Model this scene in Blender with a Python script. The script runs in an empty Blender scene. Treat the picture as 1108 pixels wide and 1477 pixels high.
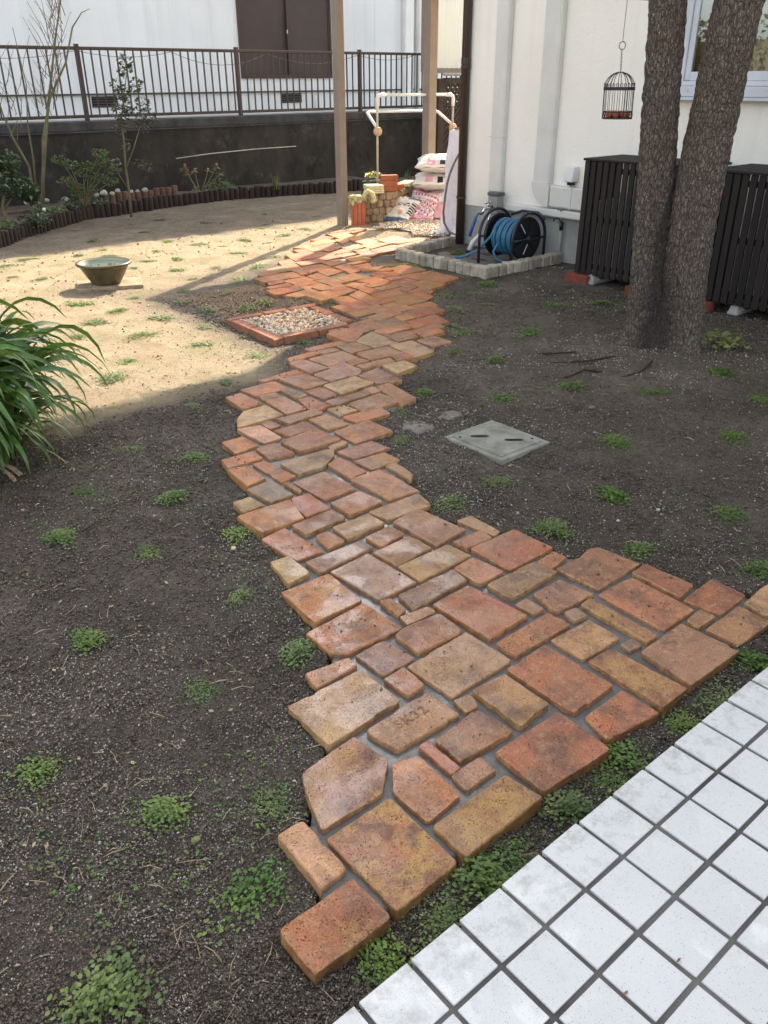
import bpy, bmesh, math, random
import numpy as np
from mathutils import Vector, Matrix, Euler
random.seed(7); rng = np.random.default_rng(7)
S = bpy.context.scene
COL = S.collection
R = math.radians

# ------------------------------------------------------------------ camera, sky, sun, exposure
# scene frame: X runs along the garden terrace edge, Y runs along the house wall, metres, soil at z = 0
cam_d = bpy.data.cameras.new('camera'); cam = bpy.data.objects.new('camera', cam_d); COL.objects.link(cam)
S.camera = cam
cam_d.sensor_fit = 'HORIZONTAL'; cam_d.sensor_width = 36.0
cam_d.lens = 36.0 * 1189.0 / 1108.0
cam_d.clip_start = 0.05; cam_d.clip_end = 500.0
TH, ROLL, AZ = R(27.73), R(-0.3), R(40.0)
def _rot(v): # camera base frame -> scene frame
    x, y, z = v
    return Vector((x*math.cos(AZ)+y*math.sin(AZ), -x*math.sin(AZ)+y*math.cos(AZ), z))
_f = _rot((0, math.cos(TH), -math.sin(TH))); _u = _rot((0, math.sin(TH), math.cos(TH))); _r = _rot((1, 0, 0))
_rr = _r*math.cos(ROLL) + _u*math.sin(ROLL); _uu = _u*math.cos(ROLL) - _r*math.sin(ROLL)
_m = Matrix((_rr, _uu, -_f)).transposed().to_4x4(); _m.translation = (0, 0, 1.56)
cam.matrix_world = _m

SUN_AZ, SUN_EL = R(30.0), R(36.5)      # azimuth from +X towards +Y
W = bpy.data.worlds.new('World'); S.world = W; W.use_nodes = True
wn = W.node_tree; wn.nodes.clear()
sky = wn.nodes.new('ShaderNodeTexSky'); sky.sky_type = 'NISHITA'; sky.sun_disc = False
sky.sun_elevation = SUN_EL; sky.sun_rotation = math.pi/2 - SUN_AZ
sky.air_density = 1.0; sky.dust_density = 2.5; sky.ozone_density = 1.0
bg = wn.nodes.new('ShaderNodeBackground'); bg.inputs['Strength'].default_value = 0.15
wo = wn.nodes.new('ShaderNodeOutputWorld')
hz = wn.nodes.new('ShaderNodeHueSaturation'); hz.inputs['Saturation'].default_value = 0.42   # thin milky haze
wn.links.new(sky.outputs[0], hz.inputs['Color']); wn.links.new(hz.outputs[0], bg.inputs[0]); wn.links.new(bg.outputs[0], wo.inputs[0])
sd = bpy.data.lights.new('sun', 'SUN'); sd.energy = 3.1; sd.angle = R(0.53); sd.color = (1.0, 0.88, 0.69)
sun = bpy.data.objects.new('sun', sd); COL.objects.link(sun)
sdir = Vector((math.cos(SUN_EL)*math.cos(SUN_AZ), math.cos(SUN_EL)*math.sin(SUN_AZ), math.sin(SUN_EL)))
sun.rotation_euler = sdir.to_track_quat('Z', 'Y').to_euler(); sun.location = (20, 12, 20)
S.view_settings.view_transform = 'Standard'; S.view_settings.look = 'None'
S.view_settings.gamma = 1.0; S.view_settings.use_curve_mapping = False
S.view_settings.exposure = 1.95
S.render.engine = 'CYCLES'
S.cycles.use_denoising = True
S.cycles.max_bounces = 8; S.cycles.transparent_max_bounces = 8
S.cycles.sample_clamp_indirect = 6.0

# ------------------------------------------------------------------ node helpers
def lin(c):
    return tuple((x/12.92 if x <= 0.04045 else ((x+0.055)/1.055)**2.4) for x in c)
def rgb(r, g, b, k=1.0):   # 8 bit sRGB to linear, scaled
    return tuple(k*x for x in lin((r/255, g/255, b/255)))
class NT:
    def __init__(s, name):
        s.m = bpy.data.materials.new(name); s.m.use_nodes = True
        s.t = s.m.node_tree; s.b = s.t.nodes['Principled BSDF']; s.o = s.t.nodes['Material Output']
    def n(s, typ, inp=None, **pr):
        nd = s.t.nodes.new('ShaderNode'+typ)
        for k, v in pr.items(): setattr(nd, k, v)
        if inp:
            for k, v in inp.items(): s.set(nd.inputs[k], v)
        return nd
    def set(s, sock, v):
        if isinstance(v, bpy.types.NodeSocket): s.t.links.new(v, sock)
        else:
            if isinstance(v, tuple) and len(v) == 3 and sock.type == 'RGBA': v = v+(1,)
            sock.default_value = v
    def bs(s, **kw):
        for k, v in kw.items(): s.set(s.b.inputs[k.replace('_', ' ')], v)
    def noise(s, vec, scale, detail=4, rough=0.6, dist=0.0):
        nd = s.n('TexNoise', {'Scale': scale, 'Detail': detail, 'Roughness': rough, 'Distortion': dist})
        if vec is not None: s.set(nd.inputs['Vector'], vec)
        return nd.outputs['Fac']
    def vor(s, vec, scale, feature='F1', rand=1.0):
        nd = s.n('TexVoronoi', {'Scale': scale, 'Randomness': rand}, feature=feature)
        if vec is not None: s.set(nd.inputs['Vector'], vec)
        return nd.outputs['Distance']
    def ramp(s, fac, a, b, lo=0.0, hi=1.0):
        nd = s.n('MapRange', {0: fac, 1: a, 2: b, 3: lo, 4: hi}); return nd.outputs[0]
    def mix(s, fac, a, b, blend='MIX'):
        nd = s.n('Mix', None, data_type='RGBA', blend_type=blend)
        s.set(nd.inputs[0], fac); s.set(nd.inputs[6], a); s.set(nd.inputs[7], b); return nd.outputs[2]
    def math(s, op, a, b=0.0):
        nd = s.n('Math', {0: a, 1: b}, operation=op); return nd.outputs[0]
    def obj(s):
        nd = s.n('TexCoord'); return nd.outputs['Object']
    def pos(s):
        return s.n('NewGeometry').outputs['Position']
    def rnd(s): return s.n('ObjectInfo').outputs['Random']
    def attr(s, name, kind='OBJECT'):
        return s.n('Attribute', None, attribute_type=kind, attribute_name=name).outputs['Fac']
    def bump(s, h, strength=0.3, dist=0.01, normal=None):
        nd = s.n('Bump', {'Strength': strength, 'Distance': dist, 'Height': h})
        if normal is not None: s.set(nd.inputs['Normal'], normal)
        return nd.outputs[0]

def simple(name, c1, c2=None, rough=0.7, scale=6.0, grain=60.0, bump=0.15, bdist=0.004, metal=0.0, vary=0.0, spec=0.4, world=False, stretch=None):
    t = NT(name); c2 = c2 or tuple(x*0.8 for x in c1)
    v = t.pos() if world else t.obj()
    if stretch:
        v = t.n('Mapping', {'Vector': v, 'Scale': stretch}).outputs[0]
    f = t.ramp(t.noise(v, scale, 5, 0.65), 0.32, 0.68)
    c = t.mix(f, c1, c2)
    if vary:
        h = t.n('HueSaturation', {'Color': c, 'Value': t.ramp(t.rnd(), 0, 1, 1-vary, 1+vary)}); c = h.outputs[0]
    g = t.noise(v, grain, 3, 0.7)
    t.bs(Base_Color=c, Roughness=t.ramp(g, 0.3, 0.7, rough-0.08, min(1, rough+0.08)), Metallic=metal, Normal=t.bump(g, bump, bdist))
    t.b.inputs['Specular IOR Level'].default_value = spec
    return t.m

M = {}
# --- paving brick: colour per brick (object colour), mottling, pits, wetness per brick
t = NT('fired_clay'); P_ = t.pos()
oi = t.n('ObjectInfo')
off = t.n('VectorMath', {0: P_, 1: oi.outputs['Location']}, operation='ADD').outputs[0]
big = t.noise(off, 9.0, 4, 0.6, 0.6); mid = t.noise(off, 38.0, 5, 0.7); fine = t.noise(off, 240.0, 4, 0.85)
base = oi.outputs['Color']
dark = t.mix(1.0, base, (0.50, 0.43, 0.42), 'MULTIPLY'); light = t.mix(0.65, base, rgb(226, 190, 136, 0.82))
cl = t.noise(off, 5.5, 5, 0.62, 1.2); cl2 = t.noise(t.n('VectorMath', {0: off, 1: (3.1, 7.7, 1.3)}, operation='ADD').outputs[0], 6.5, 5, 0.65, 0.8)
c = t.mix(t.ramp(cl, 0.38, 0.64, 0, 0.62), base, rgb(178, 128, 90, 0.8))      # kiln clouds
c = t.mix(t.ramp(cl2, 0.46, 0.64, 0, 0.72), c, rgb(114, 88, 74, 0.8))
c = t.mix(t.ramp(big, 0.50, 0.72, 0, 0.45), c, dark)
c = t.mix(t.ramp(mid, 0.50, 0.72, 0, 0.60), c, light)
mott = t.attr('mott')
yel = t.math('MULTIPLY', mott, t.ramp(t.noise(off, 15.0, 6, 0.75), 0.46, 0.60))
c = t.mix(t.math('MULTIPLY', yel, 0.75), c, rgb(205, 165, 95, 0.8))
pur = t.math('MULTIPLY', mott, t.ramp(t.noise(off, 11.0, 3, 0.5), 0.56, 0.66))
c = t.mix(t.math('MULTIPLY', pur, 0.7), c, rgb(98, 62, 55, 0.8))
grain = t.ramp(fine, 0.25, 0.75, 0.42, 1.52)
gm = t.n('VectorMath', {0: c, 'Scale': grain}, operation='SCALE').outputs[0]
pv = t.vor(off, 140.0); pit = t.ramp(pv, 0.12, 0.30, 1.0, 0.0)
pit = t.math('MULTIPLY', pit, t.ramp(t.noise(off, 24.0, 4), 0.40, 0.56))
edge_ = t.attr('wear', 'GEOMETRY')
gm = t.mix(t.math('MULTIPLY', t.ramp(edge_, 0.1, 0.7, 0, 0.6), t.ramp(mid, 0.36, 0.60)), gm, rgb(222, 176, 116, 0.8))
c = t.mix(t.math('MULTIPLY', pit, 0.85), gm, rgb(60, 42, 38))
wet = t.attr('wet')
wn_ = t.math('MULTIPLY', t.ramp(wet, 0.0, 1.0, 0.25, 1.25), t.ramp(t.noise(off, 7.0, 4, 0.6, 0.2), 0.34, 0.62))
wn_ = t.n('Clamp', {0: wn_}).outputs[0]
c = t.mix(wn_, c, t.mix(1.0, c, (0.74, 0.66, 0.62), 'MULTIPLY'))
rough = t.math('ADD', t.ramp(wn_, 0.0, 1.0, 0.74, 0.12), t.math('MULTIPLY', t.math('SUBTRACT', fine, 0.5), 0.3))
h = t.math('ADD', t.math('MULTIPLY', mid, 0.6), t.math('SUBTRACT', t.math('MULTIPLY', fine, 0.35), t.math('MULTIPLY', pit, 0.8)))
t.bs(Base_Color=c, Roughness=rough, Normal=t.bump(h, t.ramp(wn_, 0, 1, 0.85, 0.22), 0.008))
t.set(t.b.inputs['Specular IOR Level'], t.ramp(wn_, 0, 1, 0.35, 0.7))
M['brick'] = t.m
# --- mortar, damp
t = NT('damp_mortar'); p = t.pos()
n1 = t.noise(p, 7.0, 4); n2 = t.noise(p, 160.0, 3, 0.7)
c = t.mix(t.ramp(n1, 0.3, 0.7), rgb(104, 99, 94, 0.7), rgb(134, 128, 121, 0.7))
c = t.mix(t.ramp(n2, 0.35, 0.7, 0, 0.5), c, rgb(84, 78, 73, 0.75))
yy_ = t.n('SeparateXYZ', {0: p}).outputs[1]
pud = t.math('MULTIPLY', t.ramp(t.noise(p, 3.2, 3, 0.5), 0.42, 0.56), t.ramp(yy_, 2.6, 3.6, 1.0, 0.0))   # washed down near the bend
t.bs(Base_Color=c, Roughness=t.ramp(pud, 0, 1, 0.62, 0.14), Normal=t.bump(n2, t.ramp(pud, 0, 1, 0.7, 0.15), 0.004))
M['mortar'] = t.m
# --- soil: attribute 'dry' (0 damp humus and painted shade .. 1 dry sunlit sand) is painted per ground vertex
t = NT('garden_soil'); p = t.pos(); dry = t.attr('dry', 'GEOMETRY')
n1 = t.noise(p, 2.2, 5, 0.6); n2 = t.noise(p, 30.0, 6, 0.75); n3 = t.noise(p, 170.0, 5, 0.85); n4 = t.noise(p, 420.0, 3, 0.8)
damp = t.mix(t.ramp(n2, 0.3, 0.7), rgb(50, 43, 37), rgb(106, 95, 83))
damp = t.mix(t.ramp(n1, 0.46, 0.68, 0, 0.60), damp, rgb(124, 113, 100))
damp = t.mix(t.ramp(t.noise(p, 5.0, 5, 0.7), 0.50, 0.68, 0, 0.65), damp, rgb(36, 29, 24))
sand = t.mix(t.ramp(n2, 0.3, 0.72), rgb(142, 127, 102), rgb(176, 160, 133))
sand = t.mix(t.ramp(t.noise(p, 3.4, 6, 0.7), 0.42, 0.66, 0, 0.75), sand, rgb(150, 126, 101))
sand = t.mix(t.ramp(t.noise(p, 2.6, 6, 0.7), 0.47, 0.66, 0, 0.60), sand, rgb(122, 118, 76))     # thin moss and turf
c = t.mix(dry, damp, sand)  # damp tone also colours the shade painted into the ground
g = t.mix(dry, t.ramp(n3, 0.28, 0.72, 0.30, 1.75), t.ramp(n3, 0.28, 0.72, 0.72, 1.28))
c = t.mix(1.0, c, g, 'MULTIPLY')
c = t.n('VectorMath', {0: c, 'Scale': t.ramp(n4, 0.3, 0.7, 0.6, 1.4)}, operation='SCALE').outputs[0]
sp = t.ramp(t.vor(p, 170.0), 0.10, 0.22, 1.0, 0.0)
sp = t.math('MULTIPLY', sp, t.ramp(t.noise(p, 70.0, 3), 0.49, 0.58))
c = t.mix(t.math('MULTIPLY', sp, 0.85), c, rgb(186, 180, 170))
t.bs(Base_Color=c, Roughness=0.9, Normal=t.bump(t.math('ADD', t.math('MULTIPLY', n2, 0.4), t.math('ADD', n3, t.math('MULTIPLY', n4, 0.5))), 1.0, 0.010))
t.b.inputs['Specular IOR Level'].default_value = 0.3
M['soil'] = t.m
M['crumb'] = simple('soil_crumb', rgb(48, 40, 33), rgb(136, 121, 105), 0.9, 160, 300, 0.3, world=True)
M['sandcrumb'] = simple('sand_crumb', rgb(170, 140, 106), rgb(120, 96, 74), 0.9, 30, 200, 0.3, world=True)
M['grit'] = simple('white_grit', rgb(206, 198, 186), rgb(140, 130, 118), 0.6, 20, 200, 0.1, world=True)
M['straw'] = simple('dry_stalk', rgb(178, 158, 124), rgb(120, 100, 76), 0.8, 20, 200, 0.1, world=True)
# --- glazed white terrace tile
t = NT('white_tile'); p = t.pos(); r_ = t.rnd()
n1 = t.noise(p, 3.0, 4, 0.6); n2 = t.noise(p, 24.0, 4)
c = t.mix(t.ramp(n1, 0.35, 0.7), rgb(196, 195, 190), rgb(186, 185, 180))
c = t.mix(t.ramp(r_, 0, 1, 0, 0.35), c, rgb(196, 197, 194))
sv = t.vor(p, 190.0); s_ = t.math('MULTIPLY', t.ramp(sv, 0.12, 0.22, 1, 0), t.ramp(t.noise(p, 80.0, 2), 0.47, 0.53))
c = t.mix(t.math('MULTIPLY', s_, 0.75), c, rgb(105, 100, 96))
s2 = t.math('MULTIPLY', t.ramp(t.vor(p, 420.0), 0.16, 0.30, 1, 0), 0.45)
c = t.mix(s2, c, rgb(130, 126, 120))
c = t.mix(t.ramp(n2, 0.62, 0.80, 0, 0.18), c, rgb(160, 154, 142))
ty_ = t.n('SeparateXYZ', {0: p}).outputs[1]
gr = t.math('MULTIPLY', t.ramp(ty_, 0.50, 0.68, 0.0, 0.55), t.ramp(t.noise(p, 34.0, 5, 0.7), 0.48, 0.66))
c = t.mix(gr, c, rgb(128, 116, 100))
bl = t.ramp(t.noise(p, 5.0, 6, 0.7), 0.60, 0.74, 0, 0.22)
c = t.mix(bl, c, rgb(168, 165, 156))
film = t.ramp(t.noise(p, 5.5, 6, 0.65, 0.3), 0.57, 0.60)
c = t.mix(t.math('MULTIPLY', film, 0.12), c, rgb(232, 232, 228))
t.bs(Base_Color=c, Roughness=t.ramp(film, 0, 1, 0.52, 0.22), Normal=t.bump(t.noise(p, 300.0, 2), 0.06, 0.001))
M['tile'] = t.m
M['grout'] = simple('tile_grout', rgb(106, 101, 96), rgb(62, 58, 54), 0.85, 5, 120, 0.4, world=True)
M['concrete'] = simple('grey_concrete', rgb(176, 174, 166), rgb(134, 132, 124), 0.85, 5, 120, 0.35, world=True)
M['lid'] = simple('weathered_concrete', rgb(150, 148, 136), rgb(112, 110, 98), 0.85, 12, 160, 0.4, world=True)
M['slot'] = simple('dark_hollow', rgb(28, 26, 24), None, 0.95)
M['damp_patch'] = simple('dried_mud_patch', rgb(120, 112, 102), rgb(88, 82, 74), 0.6, 14, 120, 0.2, world=True)
# --- retaining wall, stained concrete
t = NT('stained_concrete'); p = t.pos()
st = t.n('Mapping', {'Vector': p, 'Scale': (1.6, 1.6, 0.9)}).outputs[0]
n1 = t.noise(st, 1.6, 6, 0.7); n2 = t.noise(p, 60.0, 4, 0.7); n3 = t.noise(p, 5.0, 6, 0.7)
c = t.mix(t.ramp(n1, 0.35, 0.68), rgb(24, 22, 19), rgb(60, 55, 48))
c = t.mix(t.ramp(n3, 0.56, 0.74, 0, 0.45), c, rgb(104, 98, 88))
c = t.mix(t.ramp(n2, 0.62, 0.75, 0, 0.4), c, rgb(24, 22, 20))
t.bs(Base_Color=c, Roughness=0.92, Normal=t.bump(n2, 0.5, 0.008))
M['retain'] = t.m
M['retain_cap'] = simple('grey_coping', rgb(78, 77, 75), rgb(48, 47, 45), 0.9, 4, 90, 0.3, world=True)
# --- stucco
t = NT('cream_stucco'); p = t.pos()
n1 = t.noise(p, 45.0, 5, 0.62); n0 = t.noise(p, 1.2, 4)
c = t.mix(t.ramp(n0, 0.3, 0.7), rgb(243, 238, 227), rgb(235, 229, 217))
sk = t.noise(t.n('Mapping', {'Vector': p, 'Scale': (7, 7, 0.35)}).outputs[0], 1.0, 4, 0.6)
c = t.mix(t.ramp(sk, 0.52, 0.72, 0, 0.12), c, rgb(176, 168, 152))
sz = t.n('SeparateXYZ', {0: p}).outputs[2]
c = t.mix(t.math('MULTIPLY', t.ramp(sz, 0.4, 0.75, 0.35, 0.0), t.noise(p, 9.0, 4)), c, rgb(150, 140, 122))
t.bs(Base_Color=c, Roughness=0.9, Normal=t.bump(n1, 0.45, 0.014))
M['stucco'] = t.m
M['foundation'] = simple('render_foundation', rgb(170, 170, 164), rgb(138, 138, 132), 0.9, 2.5, 60, 0.25, world=True)
t = NT('pale_siding'); p = t.pos()
sep = t.n('SeparateXYZ', {0: p}); 
n0 = t.noise(p, 0.8, 4); n1 = t.noise(p, 60, 3)
c = t.mix(t.ramp(n0, 0.3, 0.7), rgb(226, 228, 227), rgb(214, 216, 215))
sk = t.noise(t.n('Mapping', {'Vector': p, 'Scale': (5, 5, 0.25)}).outputs[0], 1.0, 4, 0.6)
c = t.mix(t.ramp(sk, 0.50, 0.72, 0, 0.25), c, rgb(164, 166, 164))
t.bs(Base_Color=c, Roughness=0.85, Normal=t.bump(n1, 0.12, 0.004))
M['siding'] = t.m
M['duct'] = simple('duct_plastic', rgb(214, 212, 204), rgb(202, 199, 190), 0.5, 3, 60, 0.03, world=True)
M['plastic_white'] = simple('white_plastic', rgb(226, 226, 224), rgb(214, 213, 209), 0.4, 4, 60, 0.03)
M['alu'] = simple('silver_aluminium', rgb(205, 208, 212), rgb(188, 191, 196), 0.4, 4, 60, 0.03, metal=0.0)
M['pipe_brown'] = simple('brown_downpipe', rgb(70, 56, 48), rgb(54, 43, 38), 0.45, 5, 60, 0.05)
M['post'] = simple('taupe_post', rgb(140, 129, 117), rgb(126, 115, 103), 0.45, 5, 80, 0.04)
M['fence'] = simple('bronze_fence', rgb(74, 60, 52), rgb(58, 47, 41), 0.5, 8, 80, 0.06)
M['shutter'] = simple('brown_shutter', rgb(72, 58, 54), rgb(60, 48, 45), 0.5, 2, 60, 0.03, world=True)
M['darkwood'] = simple('dark_stained_wood', rgb(42, 33, 28), rgb(24, 19, 17), 0.7, 3, 40, 0.35, 0.004, vary=0.35, stretch=(30, 30, 2))
M['lattice'] = simple('lattice_wood', rgb(70, 55, 45), rgb(48, 38, 32), 0.75, 5, 60, 0.2)
M['log'] = simple('log_stake_wood', rgb(56, 42, 34), rgb(34, 26, 22), 0.85, 4, 50, 0.5, 0.006, vary=0.3, stretch=(14, 14, 2))
M['redlog'] = simple('red_brown_stake', rgb(112, 84, 68), rgb(74, 54, 44), 0.85, 4, 50, 0.5, 0.006, vary=0.2, stretch=(14, 14, 2))
M['stone'] = simple('granite_sett', rgb(188, 178, 158), rgb(136, 127, 111), 0.85, 14, 90, 0.7, 0.01, vary=0.22)
M['wallstone'] = simple('tan_wall_stone', rgb(170, 148, 118), rgb(118, 100, 80), 0.85, 10, 80, 0.7, 0.01, vary=0.28)
M['slab'] = simple('cream_slab', rgb(226, 212, 170), rgb(196, 180, 140), 0.85, 8, 80, 0.5, 0.006, vary=0.12)
M['whitestone'] = simple('white_rock', rgb(190, 186, 178), rgb(130, 126, 118), 0.85, 12, 80, 0.5, 0.01, vary=0.2)
M['redbrick'] = simple('red_brick', rgb(178, 108, 74), rgb(140, 82, 58), 0.85, 16, 140, 0.5, 0.005, vary=0.15)
M['orangebrick'] = simple('orange_brick', rgb(166, 112, 84), rgb(122, 82, 64), 0.8, 18, 140, 0.5, 0.005, vary=0.15)
M['footbrick'] = simple('brown_red_brick', rgb(128, 66, 50), rgb(92, 50, 40), 0.85, 16, 140, 0.5, 0.005, vary=0.15)
M['terracotta'] = simple('terracotta_block', rgb(196, 112, 78), rgb(170, 92, 64), 0.8, 8, 120, 0.3, 0.004)
M['ornament'] = simple('pale_yellow_ornament', rgb(224, 212, 158), rgb(150, 142, 92), 0.7, 26, 120, 0.4, 0.006)
M['greenplanter'] = simple('green_planter', rgb(38, 62, 50), None, 0.5)
M['flower_y'] = simple('yellow_petal', rgb(232, 214, 110), rgb(240, 226, 150), 0.6)
M['flower_w'] = simple('white_petal', rgb(232, 232, 226), None, 0.6)
M['bud'] = simple('red_bud', rgb(150, 84, 74), rgb(120, 66, 58), 0.6)
M['black'] = simple('black_plastic', rgb(30, 30, 33), rgb(22, 22, 25), 0.38, 6, 60, 0.03)
M['navy'] = simple('dark_navy_tube', rgb(40, 44, 58), rgb(32, 35, 46), 0.35, 6, 60, 0.03)
M['hose'] = simple('blue_hose', rgb(62, 116, 144), rgb(48, 98, 126), 0.4, 8, 60, 0.05)
M['hose_dark'] = simple('bright_blue_hose', rgb(42, 84, 170), rgb(36, 70, 150), 0.35, 8, 60, 0.05)
M['hose_grey'] = simple('grey_hose', rgb(116, 112, 106), rgb(96, 92, 86), 0.5, 8, 60, 0.05)
M['chrome'] = simple('chrome', (0.75, 0.75, 0.75), (0.65, 0.65, 0.65), 0.18, 4, 60, 0.02, metal=1.0)
M['standpipe'] = simple('grey_standpipe', rgb(150, 148, 142), rgb(134, 132, 126), 0.6)
M['standcap'] = simple('dark_grey_cap', rgb(92, 92, 92), None, 0.5)
M['tan_knob'] = simple('tan_clamp', rgb(206, 176, 138), rgb(190, 158, 120), 0.5)
M['bagwhite'] = simple('white_sack', rgb(226, 222, 212), rgb(206, 200, 188), 0.45, 6, 24, 0.35, 0.02)
M['bagpink'] = simple('pink_sack', rgb(222, 176, 180), rgb(204, 150, 160), 0.4, 6, 24, 0.35, 0.02)
M['print_pink'] = simple('pink_print', rgb(202, 104, 130), None, 0.45)
M['print_blue'] = simple('dark_blue_print', rgb(58, 66, 96), None, 0.45)
M['print_black'] = simple('black_print', rgb(40, 38, 38), None, 0.5)
M['print_teal'] = simple('slate_print', rgb(84, 108, 122), None, 0.45)
M['print_orange'] = simple('orange_print', rgb(214, 164, 120), None, 0.45)
M['print_white'] = simple('white_print', rgb(232, 228, 222), None, 0.5)
M['cover'] = simple('lilac_white_sheet', rgb(230, 226, 228), rgb(214, 207, 211), 0.5, 3, 14, 0.5, 0.03)
M['iron'] = simple('black_iron', rgb(44, 40, 38), rgb(34, 31, 30), 0.55, 20, 120, 0.2, 0.002)
M['rust_steel'] = simple('dull_steel', rgb(140, 130, 120), rgb(110, 98, 88), 0.5, 20, 120, 0.1)
M['amber'] = simple('amber_ball', rgb(188, 100, 58), rgb(160, 80, 48), 0.3)
M['ceramic'] = simple('brown_glazed_bowl', rgb(102, 92, 68), rgb(68, 62, 46), 0.38, 7, 60, 0.08)
M['celadon'] = simple('celadon_glaze', rgb(160, 168, 150), rgb(138, 146, 128), 0.3, 5, 60, 0.05)
M['text_clay'] = simple('stamped_shade_dirt', rgb(92, 70, 58), rgb(168, 124, 92), 0.9, 120, 160, 0.6)  # stamp tones stand for shade and dirt in the imprints
M['text_faint'] = simple('stamped_shade_dirt_pale', rgb(90, 76, 66), rgb(142, 116, 98), 0.9, 110, 160, 0.3)
M['text_red'] = simple('stamped_red', rgb(128, 76, 62), rgb(168, 118, 94), 0.9, 90, 160, 0.3)
M['curtain'] = simple('grey_lace_curtain', rgb(176, 178, 176), rgb(160, 162, 160), 0.9, 3, 80, 0.2, stretch=(30, 30, 1))
M['interior'] = simple('dim_room', rgb(120, 112, 100), None, 0.9)
M['roof'] = simple('roof_slate', rgb(84, 82, 82), rgb(70, 68, 68), 0.8)
M['bamboo'] = simple('pale_cane', rgb(190, 184, 168), rgb(160, 152, 134), 0.6)
M['net'] = simple('green_net_cord', rgb(120, 134, 122), None, 0.8)
t = NT('window_glass'); t.bs(Base_Color=(0.02, 0.022, 0.022), Roughness=0.03); t.b.inputs['IOR'].default_value = 1.52
lw = t.n('Fresnel', {'IOR': 1.6}); gl = t.n('BsdfGlossy', {'Roughness': 0.01, 'Color': (0.9, 0.9, 0.9)}); tr = t.n('BsdfTransparent', {'Color': (0.85, 0.88, 0.87)})
mx = t.n('MixShader', {0: t.math('ADD', lw.outputs[0], 0.10), 1: tr.outputs[0], 2: gl.outputs[0]}); t.t.links.new(mx.outputs[0], t.o.inputs[0])
M['glass'] = t.m
t = NT('still_water'); t.bs(Base_Color=rgb(84, 92, 78), Roughness=0.06, Normal=t.bump(t.noise(t.obj(), 14, 2), 0.05, 0.003)); M['water'] = t.m
def translucent(name, col, trans, tcol):
    t = NT(name); p = t.obj()
    d = t.n('BsdfDiffuse', {'Color': col}); tl = t.n('BsdfTranslucent', {'Color': col}); tp = t.n('BsdfTransparent', {'Color': tcol})
    a = t.n('MixShader', {0: 0.65, 1: d.outputs[0], 2: tl.outputs[0]}); b = t.n('MixShader', {0: trans, 1: a.outputs[0], 2: tp.outputs[0]})
    t.t.links.new(b.outputs[0], t.o.inputs[0]); return t.m
M['polyroof'] = translucent('smoked_polycarbonate', rgb(214, 192, 162), 0.62, (0.82, 0.67, 0.50))
M['screen'] = translucent('cream_screen', rgb(255, 253, 244), 0.02, (0.9, 0.85, 0.7))
def leafmat(name, c1, c2, rough=0.45, vary=0.25, trans=0.35, scale=5.0):
    t = NT(name); v = t.pos()
    f = t.ramp(t.noise(v, scale, 3), 0.35, 0.65); c = t.mix(f, c1, c2)
    h = t.n('HueSaturation', {'Color': c, 'Value': t.ramp(t.noise(v, 60.0, 1), 0.3, 0.7, 1-vary, 1+vary), 'Hue': t.ramp(t.rnd(), 0, 1, 0.485, 0.512), 'Saturation': t.ramp(t.rnd(), 0, 1, 0.85, 1.1)}); c = h.outputs[0]
    t.bs(Base_Color=c, Roughness=rough)
    tl = t.n('BsdfTranslucent', {'Color': t.mix(1.0, c, (1.3, 1.25, 0.6), 'MULTIPLY')})
    mx = t.n('MixShader', {0: trans, 1: t.b.outputs[0], 2: tl.outputs[0]}); t.t.links.new(mx.outputs[0], t.o.inputs[0]); return t.m
M['weed'] = leafmat('weed_leaf', rgb(80, 108, 52), rgb(124, 142, 72), 0.5, 0.3)
M['strap'] = leafmat('strap_leaf_green', rgb(68, 98, 44), rgb(98, 126, 58), 0.32, 0.15, 0.25, 9.0)
M['camellia'] = leafmat('glossy_leaf', rgb(46, 66, 40), rgb(66, 86, 52), 0.3, 0.3, 0.2)
M['softleaf'] = leafmat('soft_leaf', rgb(78, 98, 62), rgb(98, 116, 72), 0.5, 0.3)
M['redleaf'] = leafmat('bronze_leaf', rgb(80, 74, 58), rgb(74, 92, 60), 0.4, 0.3, 0.25)
M['rholeaf'] = leafmat('yellowish_leaf', rgb(110, 122, 70), rgb(140, 142, 86), 0.4, 0.25)
M['treeleaf'] = leafmat('tree_leaf', rgb(58, 84, 42), rgb(86, 108, 54), 0.45, 0.3)
M['hedgeleaf'] = leafmat('hedge_leaf', rgb(96, 110, 48), rgb(150, 146, 74), 0.5, 0.3)
M['twig'] = simple('twig_bark', rgb(128, 116, 84), rgb(98, 88, 66), 0.8, 10, 60, 0.3)
M['yellow_bark'] = simple('greenish_bark', rgb(114, 108, 78), rgb(86, 82, 60), 0.75, 9, 60, 0.3)
# --- tree bark
t = NT('furrowed_bark'); p = t.pos()
wv = t.n('VectorMath', {0: p, 1: t.n('VectorMath', {0: t.n('TexNoise', {'Vector': p, 'Scale': 9.0, 'Detail': 3.0}).outputs['Color'], 'Scale': 0.035}, operation='SCALE').outputs[0]}, operation='ADD').outputs[0]
sv = t.n('Mapping', {'Vector': wv, 'Scale': (1, 1, 0.36)}).outputs[0]
n1 = t.noise(sv, 60.0, 6, 0.75, 0.4); n2 = t.noise(p, 190.0, 4, 0.8); v1 = t.vor(sv, 58.0, 'DISTANCE_TO_EDGE'); v2 = t.vor(sv, 140.0, 'DISTANCE_TO_EDGE')
crack = t.math('MULTIPLY', t.ramp(v1, 0.0, 0.20), t.ramp(v2, 0.0, 0.13, 0.35, 1.0))
c = t.mix(t.ramp(n1, 0.36, 0.66), rgb(104, 89, 76), rgb(168, 150, 131))
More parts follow.
